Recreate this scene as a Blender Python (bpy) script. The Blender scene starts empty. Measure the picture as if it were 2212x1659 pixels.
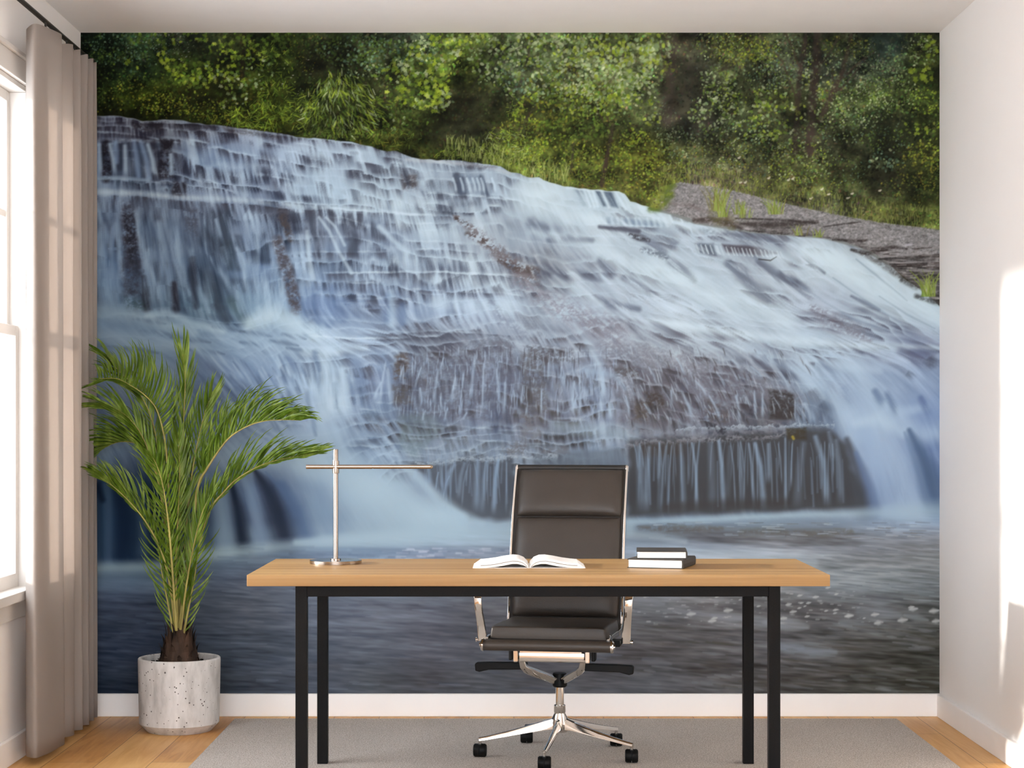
import bpy, bmesh, math, random
import numpy as np
from mathutils import Vector, Matrix

# ================================================================ camera, sky, sun, exposure
SC = bpy.context.scene
COL = SC.collection
F = 4000.0                       # focal length in pixels of the 2212 x 1659 frame
EYE = 1.235                      # camera height
cam_d = bpy.data.cameras.new('camera')
cam_d.sensor_width = 36.0
cam_d.lens = F / 2212.0 * 36.0
cam_d.shift_x = -4.0 / 2212.0
cam_d.shift_y = 90.5 / 2212.0
cam_d.clip_start = 0.05
cam = bpy.data.objects.new('camera', cam_d)
cam.location = (0, 0, EYE)
cam.rotation_euler = (math.pi / 2, 0, 0)
COL.objects.link(cam)
SC.camera = cam

world = bpy.data.worlds.new('sky')
SC.world = world
world.use_nodes = True
bg = world.node_tree.nodes['Background']
bg.inputs[0].default_value = (0.90, 0.955, 1.03, 1)
bg.inputs[1].default_value = 8.4

sun_d = bpy.data.lights.new('sun', 'SUN')
sun_d.energy = 8.5
sun_d.color = (1.0, 0.94, 0.87)
sun_d.angle = math.radians(2.4)
sun = bpy.data.objects.new('sun', sun_d)
sun.rotation_euler = Vector((1.0, 0.04, -0.19)).to_track_quat('-Z', 'Y').to_euler()
sun.location = (-6, 5, 4)
COL.objects.link(sun)

SC.view_settings.view_transform = 'Standard'
SC.view_settings.look = 'None'
SC.view_settings.exposure = 0.0
SC.view_settings.gamma = 1.0
SC.view_settings.use_curve_mapping = False
SC.cycles.max_bounces = 10
SC.cycles.diffuse_bounces = 7
SC.cycles.glossy_bounces = 5
SC.cycles.transparent_max_bounces = 12
SC.cycles.sample_clamp_indirect = 8.0

# room (x to the right, y away from the camera, z up)
XL, XR, YB, YF, ZC = -1.844, 1.812, 7.879, -0.9, 2.909
R = random.Random(4)

def at(px, py, y):
    """the point at depth y seen at pixel px, py of the photograph"""
    return Vector(((px - 1110.0) * y / F, y, EYE - (py - 920.0) * y / F))

# ================================================================ materials
def lin(c):
    return tuple(((v / 12.92) if v <= .04045 else ((v + .055) / 1.055) ** 2.4) for v in c)

def rgb(s):
    return lin(tuple(int(s[i:i + 2], 16) / 255. for i in (0, 2, 4))) + (1.0,)

def new_mat(name):
    m = bpy.data.materials.new(name)
    m.use_nodes = True
    nt = m.node_tree
    return m, nt, nt.nodes['Principled BSDF'], nt.nodes['Material Output']

def node(nt, kind, **kw):
    n = nt.nodes.new(kind)
    for k, v in kw.items():
        if k.startswith('i_'):
            n.inputs[k[2:].replace('_', ' ')].default_value = v
        else:
            setattr(n, k, v)
    return n

def ramp(nt, stops):
    n = nt.nodes.new('ShaderNodeValToRGB')
    while len(n.color_ramp.elements) < len(stops):
        n.color_ramp.elements.new(.5)
    for e, (p, c) in zip(n.color_ramp.elements, stops):
        e.position = p
        e.color = c
    return n

def coords(nt, scale=(1, 1, 1), rot=(0, 0, 0), kind='Object'):
    tc = nt.nodes.new('ShaderNodeTexCoord')
    mp = nt.nodes.new('ShaderNodeMapping')
    mp.inputs['Scale'].default_value = scale
    mp.inputs['Rotation'].default_value = rot
    nt.links.new(tc.outputs[kind], mp.inputs['Vector'])
    return mp.outputs[0]

def simple(name, hexa, rough=.5, metal=0., spec=.5, var=.06, scale=(8, 8, 8), bump=0., bscale=120):
    """plain paint or metal with a slight procedural unevenness"""
    m, nt, b, o = new_mat(name)
    c = rgb(hexa)
    nz = node(nt, 'ShaderNodeTexNoise', i_Scale=1.0, i_Detail=4.0)
    nt.links.new(coords(nt, scale), nz.inputs['Vector'])
    lo = tuple(v * (1 - var) for v in c[:3]) + (1,)
    hi = tuple(min(1, v * (1 + var)) for v in c[:3]) + (1,)
    r = ramp(nt, [(.3, lo), (.7, hi)])
    nt.links.new(nz.outputs['Fac'], r.inputs[0])
    nt.links.new(r.outputs[0], b.inputs['Base Color'])
    b.inputs['Roughness'].default_value = rough
    b.inputs['Metallic'].default_value = metal
    b.inputs['Specular IOR Level'].default_value = spec
    if bump:
        n2 = node(nt, 'ShaderNodeTexNoise', i_Scale=float(bscale), i_Detail=3.0)
        nt.links.new(coords(nt), n2.inputs['Vector'])
        bp = node(nt, 'ShaderNodeBump', i_Strength=bump, i_Distance=.002)
        nt.links.new(n2.outputs['Fac'], bp.inputs['Height'])
        nt.links.new(bp.outputs[0], b.inputs['Normal'])
    return m

M = {}
M['wall'] = simple('wall_paint', 'ebe8e5', .85, spec=.25, var=.012, scale=(1.5, 1.5, 1.5))
M['ceiling'] = simple('ceiling_paint', 'ebe8e5', .9, spec=.2, var=.01)
M['trim'] = simple('white_trim_paint', 'efedeb', .5, spec=.4, var=.01)
M['frame'] = simple('white_window_paint', 'd2cdc7', .4, spec=.4, var=.01)
M['black'] = simple('black_powder_coat', '0f0e0e', .5, spec=.1, var=.25, scale=(200, 200, 200), bump=.25, bscale=900)
M['rod'] = simple('dark_bronze_rod', '2b2723', .45, spec=.4)
M['chrome'] = simple('polished_aluminium', 'd6d3cf', .07, metal=1., var=.01)
M['nickel'] = simple('brushed_champagne_nickel', 'a3978c', .2, metal=1., var=.03, scale=(3, 3, 300))
M['plastic'] = simple('black_plastic', '080808', .5, spec=.15)
M['leather'] = simple('dark_brown_leather', '352f2a', .45, spec=.4, var=.08, scale=(10, 10, 10), bump=.18, bscale=260)
M['mesh_side'] = simple('black_leather_edge', '1d1a18', .45, spec=.4)
M['paper'] = simple('white_paper', 'f1efec', .8, spec=.2, var=.015, scale=(2, 2, 400))
M['cover'] = simple('charcoal_book_cloth', '37332f', .6, spec=.3, var=.1, scale=(90, 90, 90))
M['trunk'] = simple('brown_palm_husk', '35261c', .75, spec=.25, var=.8, scale=(30, 30, 9), bump=.5, bscale=90)
M['soil'] = simple('dark_potting_soil', '1d1712', .95, spec=.1, var=.6, scale=(90, 90, 90), bump=.8, bscale=140)
M['stem'] = simple('pale_olive_frond_stalk', '9a8f52', .6, spec=.3, var=.35, scale=(25, 25, 6))

def leaf_mat():
    m, nt, b, o = new_mat('glossy_green_palm_leaf')
    nz = node(nt, 'ShaderNodeTexNoise', i_Scale=34.0, i_Detail=3.0)
    nt.links.new(coords(nt, (1, 1, .35)), nz.inputs['Vector'])
    r = ramp(nt, [(.28, rgb('2f420e')), (.5, rgb('566f1c')), (.74, rgb('90a34c'))])
    nt.links.new(nz.outputs['Fac'], r.inputs[0])
    nt.links.new(r.outputs[0], b.inputs['Base Color'])
    b.inputs['Roughness'].default_value = .3
    tr = node(nt, 'ShaderNodeBsdfTranslucent')
    tr.inputs['Color'].default_value = rgb('8aa832')
    mx = node(nt, 'ShaderNodeMixShader')
    mx.inputs[0].default_value = .16
    nt.links.new(b.outputs[0], mx.inputs[1])
    nt.links.new(tr.outputs[0], mx.inputs[2])
    nt.links.new(mx.outputs[0], o.inputs['Surface'])
    return m
M['leaf'] = leaf_mat()

def curtain_mat():
    m, nt, b, o = new_mat('taupe_curtain_cloth')
    wv = node(nt, 'ShaderNodeTexWave', i_Scale=160.0, i_Distortion=1.5, i_Detail=2.0)
    wv.bands_direction = 'Z'
    nt.links.new(coords(nt), wv.inputs['Vector'])
    r = ramp(nt, [(0., rgb('9f9790')), (1., rgb('aaa29b'))])
    nt.links.new(wv.outputs['Fac'], r.inputs[0])
    nt.links.new(r.outputs[0], b.inputs['Base Color'])
    b.inputs['Roughness'].default_value = .9
    b.inputs['Specular IOR Level'].default_value = .15
    tr = node(nt, 'ShaderNodeBsdfTranslucent')
    tr.inputs['Color'].default_value = rgb('dcd0c6')
    mx = node(nt, 'ShaderNodeMixShader')
    mx.inputs[0].default_value = .38
    nt.links.new(b.outputs[0], mx.inputs[1])
    nt.links.new(tr.outputs[0], mx.inputs[2])
    nt.links.new(mx.outputs[0], o.inputs['Surface'])
    return m
M['curtain'] = curtain_mat()

def glass_mat():
    m, nt, b, o = new_mat('clear_window_glass')
    nt.nodes.remove(b)
    t = node(nt, 'ShaderNodeBsdfTransparent')
    g = node(nt, 'ShaderNodeBsdfGlossy')
    g.inputs['Roughness'].default_value = .02
    mx = node(nt, 'ShaderNodeMixShader')
    mx.inputs[0].default_value = .05
    nt.links.new(t.outputs[0], mx.inputs[1])
    nt.links.new(g.outputs[0], mx.inputs[2])
    nt.links.new(mx.outputs[0], o.inputs['Surface'])
    return m
M['glass'] = glass_mat()

def wood_floor():
    m, nt, b, o = new_mat('oak_plank_floor')
    br = node(nt, 'ShaderNodeTexBrick', i_Scale=1.0, i_Mortar_Size=.0012, i_Brick_Width=1.7, i_Row_Height=.19, i_Bias=0.0)
    br.offset = .37
    br.inputs['Color1'].default_value = (.2, .2, .2, 1)
    br.inputs['Color2'].default_value = (.85, .85, .85, 1)
    br.inputs['Mortar'].default_value = (0, 0, 0, 1)
    nt.links.new(coords(nt, (1, 1, 1), (0, 0, math.pi / 2)), br.inputs['Vector'])
    gr = node(nt, 'ShaderNodeTexNoise', i_Scale=1.0, i_Detail=6.0, i_Roughness=.62, i_Distortion=1.2)
    nt.links.new(coords(nt, (26, 1.9, 1)), gr.inputs['Vector'])
    kn = node(nt, 'ShaderNodeTexNoise', i_Scale=1.0, i_Detail=3.0)
    nt.links.new(coords(nt, (5, 2.2, 1)), kn.inputs['Vector'])
    a1 = node(nt, 'ShaderNodeMath', operation='MULTIPLY'); a1.inputs[1].default_value = .30
    nt.links.new(br.outputs['Color'], a1.inputs[0])
    a2 = node(nt, 'ShaderNodeMath', operation='MULTIPLY_ADD'); a2.inputs[1].default_value = .55
    nt.links.new(gr.outputs['Fac'], a2.inputs[0]); nt.links.new(a1.outputs[0], a2.inputs[2])
    a3 = node(nt, 'ShaderNodeMath', operation='MULTIPLY_ADD'); a3.inputs[1].default_value = .35
    nt.links.new(kn.outputs['Fac'], a3.inputs[0]); nt.links.new(a2.outputs[0], a3.inputs[2])
    r = ramp(nt, [(.32, rgb('93622e')), (.52, rgb('c48e50')), (.78, rgb('dbae70'))])
    nt.links.new(a3.outputs[0], r.inputs[0])
    mx = node(nt, 'ShaderNodeMix', data_type='RGBA')
    nt.links.new(br.outputs['Fac'], mx.inputs[0])
    nt.links.new(r.outputs[0], mx.inputs[6])
    mx.inputs[7].default_value = rgb('4a3018')
    nt.links.new(mx.outputs[2], b.inputs['Base Color'])
    b.inputs['Roughness'].default_value = .42
    b.inputs['Specular IOR Level'].default_value = .35
    return m
M['floor'] = wood_floor()

def desk_wood():
    m, nt, b, o = new_mat('light_oak_desk_board')
    st = node(nt, 'ShaderNodeTexNoise', i_Scale=1.0, i_Detail=1.0)
    nt.links.new(coords(nt, (.25, 22, 14)), st.inputs['Vector'])
    gr = node(nt, 'ShaderNodeTexNoise', i_Scale=1.0, i_Detail=5.0, i_Distortion=.6)
    nt.links.new(coords(nt, (2.2, 90, 90)), gr.inputs['Vector'])
    a = node(nt, 'ShaderNodeMath', operation='MULTIPLY_ADD'); a.inputs[1].default_value = .45
    nt.links.new(gr.outputs['Fac'], a.inputs[0]); nt.links.new(st.outputs['Fac'], a.inputs[2])
    r = ramp(nt, [(.5, rgb('8f6c3e')), (.72, rgb('a17e50')), (.95, rgb('b0905f'))])
    nt.links.new(a.outputs[0], r.inputs[0])
    nt.links.new(r.outputs[0], b.inputs['Base Color'])
    b.inputs['Roughness'].default_value = .45
    b.inputs['Specular IOR Level'].default_value = .3
    return m
M['desk'] = desk_wood()

def rug_mat():
    m, nt, b, o = new_mat('woven_greige_rug')
    n1 = node(nt, 'ShaderNodeTexNoise', i_Scale=230.0, i_Detail=2.0)
    n2 = node(nt, 'ShaderNodeTexNoise', i_Scale=3.0, i_Detail=3.0)
    co = coords(nt, (1, .55, 1))
    nt.links.new(co, n1.inputs['Vector']); nt.links.new(co, n2.inputs['Vector'])
    a = node(nt, 'ShaderNodeMath', operation='MULTIPLY_ADD'); a.inputs[1].default_value = .12
    nt.links.new(n2.outputs['Fac'], a.inputs[0]); nt.links.new(n1.outputs['Fac'], a.inputs[2])
    r = ramp(nt, [(.36, rgb('958c84')), (.58, rgb('b5ada4')), (.78, rgb('cec7c0'))])
    nt.links.new(a.outputs[0], r.inputs[0])
    nt.links.new(r.outputs[0], b.inputs['Base Color'])
    b.inputs['Roughness'].default_value = .95
    b.inputs['Specular IOR Level'].default_value = .1
    bp = node(nt, 'ShaderNodeBump', i_Strength=.5, i_Distance=.004)
    nt.links.new(n1.outputs['Fac'], bp.inputs['Height'])
    nt.links.new(bp.outputs[0], b.inputs['Normal'])
    return m
M['rug'] = rug_mat()

def concrete():
    m, nt, b, o = new_mat('pitted_pale_concrete')
    n1 = node(nt, 'ShaderNodeTexNoise', i_Scale=1.0, i_Detail=5.0, i_Roughness=.6)
    nt.links.new(coords(nt, (22, 22, 6)), n1.inputs['Vector'])
    r = ramp(nt, [(.3, rgb('a9a5a1')), (.5, rgb('c4c1bd')), (.72, rgb('d6d3d0'))])
    nt.links.new(n1.outputs['Fac'], r.inputs[0])
    vo = node(nt, 'ShaderNodeTexVoronoi', i_Scale=58.0, i_Randomness=1.0)
    nt.links.new(coords(nt), vo.inputs['Vector'])
    nz = node(nt, 'ShaderNodeTexNoise', i_Scale=16.0, i_Detail=2.0)
    nt.links.new(coords(nt), nz.inputs['Vector'])
    th = node(nt, 'ShaderNodeMath', operation='MULTIPLY_ADD'); th.inputs[1].default_value = .46; th.inputs[2].default_value = -.105
    nt.links.new(nz.outputs['Fac'], th.inputs[0])
    lt = node(nt, 'ShaderNodeMath', operation='LESS_THAN')
    nt.links.new(vo.outputs['Distance'], lt.inputs[0]); nt.links.new(th.outputs[0], lt.inputs[1])
    mx = node(nt, 'ShaderNodeMix', data_type='RGBA')
    nt.links.new(lt.outputs[0], mx.inputs[0])
    nt.links.new(r.outputs[0], mx.inputs[6])
    mx.inputs[7].default_value = rgb('5f5854')
    nt.links.new(mx.outputs[2], b.inputs['Base Color'])
    b.inputs['Roughness'].default_value = .85
    b.inputs['Specular IOR Level'].default_value = .2
    return m
M['concrete'] = concrete()

def mural_mat():
    m, nt, b, o = new_mat('printed_wallpaper')
    at_ = node(nt, 'ShaderNodeAttribute')
    at_.attribute_name = 'print'
    nt.links.new(at_.outputs['Color'], b.inputs['Base Color'])
    b.inputs['Roughness'].default_value = .9
    b.inputs['Specular IOR Level'].default_value = .08
    return m
M['mural'] = mural_mat()

# ================================================================ mesh helpers
def add_box(bm, x0, y0, z0, x1, y1, z1, rot=None):
    vs = [bm.verts.new(Vector(p)) for p in ((x0, y0, z0), (x1, y0, z0), (x1, y1, z0), (x0, y1, z0), (x0, y0, z1), (x1, y0, z1), (x1, y1, z1), (x0, y1, z1))]
    if rot is not None:
        for v in vs:
            v.co = rot @ v.co
    for f in ((0, 3, 2, 1), (4, 5, 6, 7), (0, 1, 5, 4), (1, 2, 6, 5), (2, 3, 7, 6), (3, 0, 4, 7)):
        bm.faces.new([vs[i] for i in f])
    return vs

def add_lathe(bm, prof, seg=48, cx=0, cy=0, a0=0.):
    """revolve (r, z) pairs about a vertical axis; r = 0 closes the end"""
    rings = []
    for r, z in prof:
        if r < 1e-6:
            rings.append([bm.verts.new((cx, cy, z))])
        else:
            rings.append([bm.verts.new((cx + r * math.cos(a0 + 2 * math.pi * k / seg), cy + r * math.sin(a0 + 2 * math.pi * k / seg), z)) for k in range(seg)])
    for a, b in zip(rings, rings[1:]):
        for k in range(seg):
            k2 = (k + 1) % seg
            if len(a) == 1 and len(b) == 1:
                continue
            if len(a) == 1:
                bm.faces.new((a[0], b[k], b[k2]))
            elif len(b) == 1:
                bm.faces.new((a[k], b[0], a[k2]))
            else:
                bm.faces.new((a[k], b[k], b[k2], a[k2]))

def sweep(bm, pts, sec, up=Vector((0, 0, 1)), scale=None, cap=True):
    """sweep a closed section [(u, v)] along pts; u runs sideways, v along 'up'"""
    pts = [Vector(p) for p in pts]
    rings = []
    for i, p in enumerate(pts):
        t = (pts[min(i + 1, len(pts) - 1)] - pts[max(i - 1, 0)]).normalized()
        s = t.cross(up)
        s = s.normalized() if s.length > 1e-5 else Vector((1, 0, 0))
        n = s.cross(t).normalized()
        k = scale[i] if scale else 1.0
        ku, kv = k if isinstance(k, tuple) else (k, k)
        rings.append([bm.verts.new(p + s * u * ku + n * v * kv) for u, v in sec])
    m = len(sec)
    for a, b in zip(rings, rings[1:]):
        for k in range(m):
            bm.faces.new((a[k], a[(k + 1) % m], b[(k + 1) % m], b[k]))
    if cap:
        bm.faces.new(rings[0][::-1])
        bm.faces.new(rings[-1])

def circ(r, n=12):
    return [(r * math.cos(2 * math.pi * k / n), r * math.sin(2 * math.pi * k / n)) for k in range(n)]

def rrect(w, h, r, n=3):
    out = []
    for cx, cy, a in ((w - r, h - r, 0), (-w + r, h - r, 90), (-w + r, -h + r, 180), (w - r, -h + r, 270)):
        for k in range(n + 1):
            t = math.radians(a + 90. * k / n)
            out.append((cx + r * math.cos(t), cy + r * math.sin(t)))
    return out

def crom(pts, n=8):
    """smooth curve through the points"""
    P = [Vector(p) for p in pts]
    P = [P[0] * 2 - P[1]] + P + [P[-1] * 2 - P[-2]]
    out = []
    for i in range(1, len(P) - 2):
        a, b, c, d = P[i - 1], P[i], P[i + 1], P[i + 2]
        for k in range(n):
            t = k / n
            out.append(.5 * ((2 * b) + (c - a) * t + (2 * a - 5 * b + 4 * c - d) * t * t + (3 * b - a - 3 * c + d) * t ** 3))
    out.append(P[-2].copy())
    return out

def obj(name, bm, mat, parent=None, smooth=None, bevel=0., loc=None):
    """link a bmesh as ONE mesh object"""
    bmesh.ops.recalc_face_normals(bm, faces=bm.faces)
    me = bpy.data.meshes.new(name)
    bm.to_mesh(me)
    bm.free()
    me.materials.append(M[mat])
    o = bpy.data.objects.new(name, me)
    COL.objects.link(o)
    if loc is not None:
        o.location = loc
    if parent is not None:
        o.parent = parent
    if smooth is not None:
        me.polygons.foreach_set('use_smooth', [True] * len(me.polygons))
        if smooth < 180:
            me.set_sharp_from_angle(angle=math.radians(smooth))
    if bevel:
        b = o.modifiers.new('edge', 'BEVEL')
        b.width = bevel
        b.segments = 2
        b.limit_method = 'ANGLE'
    return o

def tag(o, label=None, cat=None, group=None, kind=None):
    for k, v in (('label', label), ('category', cat), ('group', group), ('kind', kind)):
        if v:
            o[k] = v
    return o

def thing(name, label, cat, loc=(0, 0, 0), rotz=0., group=None):
    o = bpy.data.objects.new(name, None)
    o.empty_display_size = .1
    COL.objects.link(o)
    o.location = loc
    o.rotation_euler = (0, 0, rotz)
    return tag(o, label, cat, group)

def BM():
    return bmesh.new()

def box_obj(name, mat, x0, y0, z0, x1, y1, z1, parent=None, bevel=0.):
    bm = BM()
    add_box(bm, x0, y0, z0, x1, y1, z1)
    return obj(name, bm, mat, parent, bevel=bevel)

def struct(name, bm, mat, **kw):
    return tag(obj(name, bm, mat, **kw), kind='structure')

# ================================================================ the room
bm = BM(); add_box(bm, XL - .12, YF, -.12, XR + .12, YB + .12, 0); struct('floor', bm, 'floor')
bm = BM(); add_box(bm, XL - .12, YF, ZC, XR + .12, YB + .12, ZC + .12); struct('ceiling', bm, 'ceiling')
bm = BM(); add_box(bm, XL - .12, YB, 0, XR + .12, YB + .12, ZC); struct('wall_back', bm, 'wall')
bm = BM(); add_box(bm, XR, YF, 0, XR + .12, YB, ZC); struct('wall_right', bm, 'wall')
# left wall with its tall window opening
WZ0, WZ1 = .625, 2.514
OPEN = [(5.35, 7.43)]
bm = BM()
ya = YF
for o0, o1 in OPEN:
    add_box(bm, XL - .12, ya, 0, XL, o0, ZC)
    add_box(bm, XL - .12, o0, 0, XL, o1, WZ0)
    add_box(bm, XL - .12, o0, WZ1, XL, o1, ZC)
    ya = o1
add_box(bm, XL - .12, ya, 0, XL, YB, ZC)
struct('wall_left', bm, 'wall')
BH, BT = .096, .016
bm = BM(); add_box(bm, XL, YB - BT, 0, XR, YB, BH); struct('baseboard_back', bm, 'trim', bevel=.003)
bm = BM(); add_box(bm, XL, YF, 0, XL + BT, YB - BT, BH); struct('baseboard_left', bm, 'trim', bevel=.003)
bm = BM(); add_box(bm, XR - BT, YF, 0, XR, YB - BT, BH); struct('baseboard_right', bm, 'trim', bevel=.003)

def window(idx, y0, y1, mull):
    """double-hung window: casing on the wall, stool, sashes with a glazing bar, panes"""
    root = thing('window_%d' % idx, None, None, (XL, (y0 + y1) / 2, WZ0))
    root['kind'] = 'structure'
    def part(nm, boxes, mat='frame', bevel=.003):
        b = BM()
        for q in boxes:
            add_box(b, *q)
        o = obj(nm, b, mat, root, bevel=bevel)
        o.matrix_parent_inverse = Matrix.Translation(root.location).inverted()
        return o
    cw = .082
    part('casing', [(XL, y0 - cw, WZ0, XL + .022, y0, WZ1 + cw), (XL, y1, WZ0, XL + .022, y1 + cw, WZ1 + cw), (XL, y0, WZ1, XL + .022, y1, WZ1 + cw),
                    (XL, y0 - cw - .01, WZ1 + cw, XL + .034, y1 + cw + .01, WZ1 + cw + .018)])
    part('window_sill', [(XL - .1, y0 - .1, WZ0 - .03, XL + .05, y1 + .1, WZ0 + .006), (XL, y0 - .08, WZ0 - .1, XL + .016, y1 + .08, WZ0 - .03)])
    part('jamb', [(XL - .115, y0, WZ0, XL + .004, y0 + .02, WZ1), (XL - .115, y1 - .02, WZ0, XL + .004, y1, WZ1), (XL - .115, y0, WZ1 - .02, XL + .004, y1, WZ1)])
    units = [(y0 + .02, mull[0]), (mull[1], y1 - .02)] if mull else [(y0 + .02, y1 - .02)]
    if mull:
        part('mullion', [(XL - .115, mull[0], WZ0, XL + .004, mull[1], WZ1 - .02)])
    zm = 1.59
    for a, b in units:
        for lower in (True, False):
            xs0 = XL - (.055 if lower else .088); xs1 = xs0 + .03
            z0, z1 = (WZ0, zm + .022) if lower else (zm - .022, WZ1 - .02)
            sw = .038
            rb = .058 if lower else .04
            mid = z0 + (z1 - z0) * .5
            sash = part('sash', [(xs0, a, z0, xs1, a + sw, z1), (xs0, b - sw, z0, xs1, b, z1), (xs0, a + sw, z0, xs1, b - sw, z0 + rb), (xs0, a + sw, z1 - .04, xs1, b - sw, z1)]
                        + ([] if lower else [(xs0 + .004, a + sw, mid - .014, xs1 - .004, b - sw, mid + .014)]))
            g = BM()
            add_box(g, xs0 + .012, a + sw - .004, z0 + rb - .004, xs0 + .016, b - sw + .004, z1 - .036)
            p = obj('pane', g, 'glass', sash)
    return root
window(1, 5.35, 7.43, (6.985, 7.045))


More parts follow.
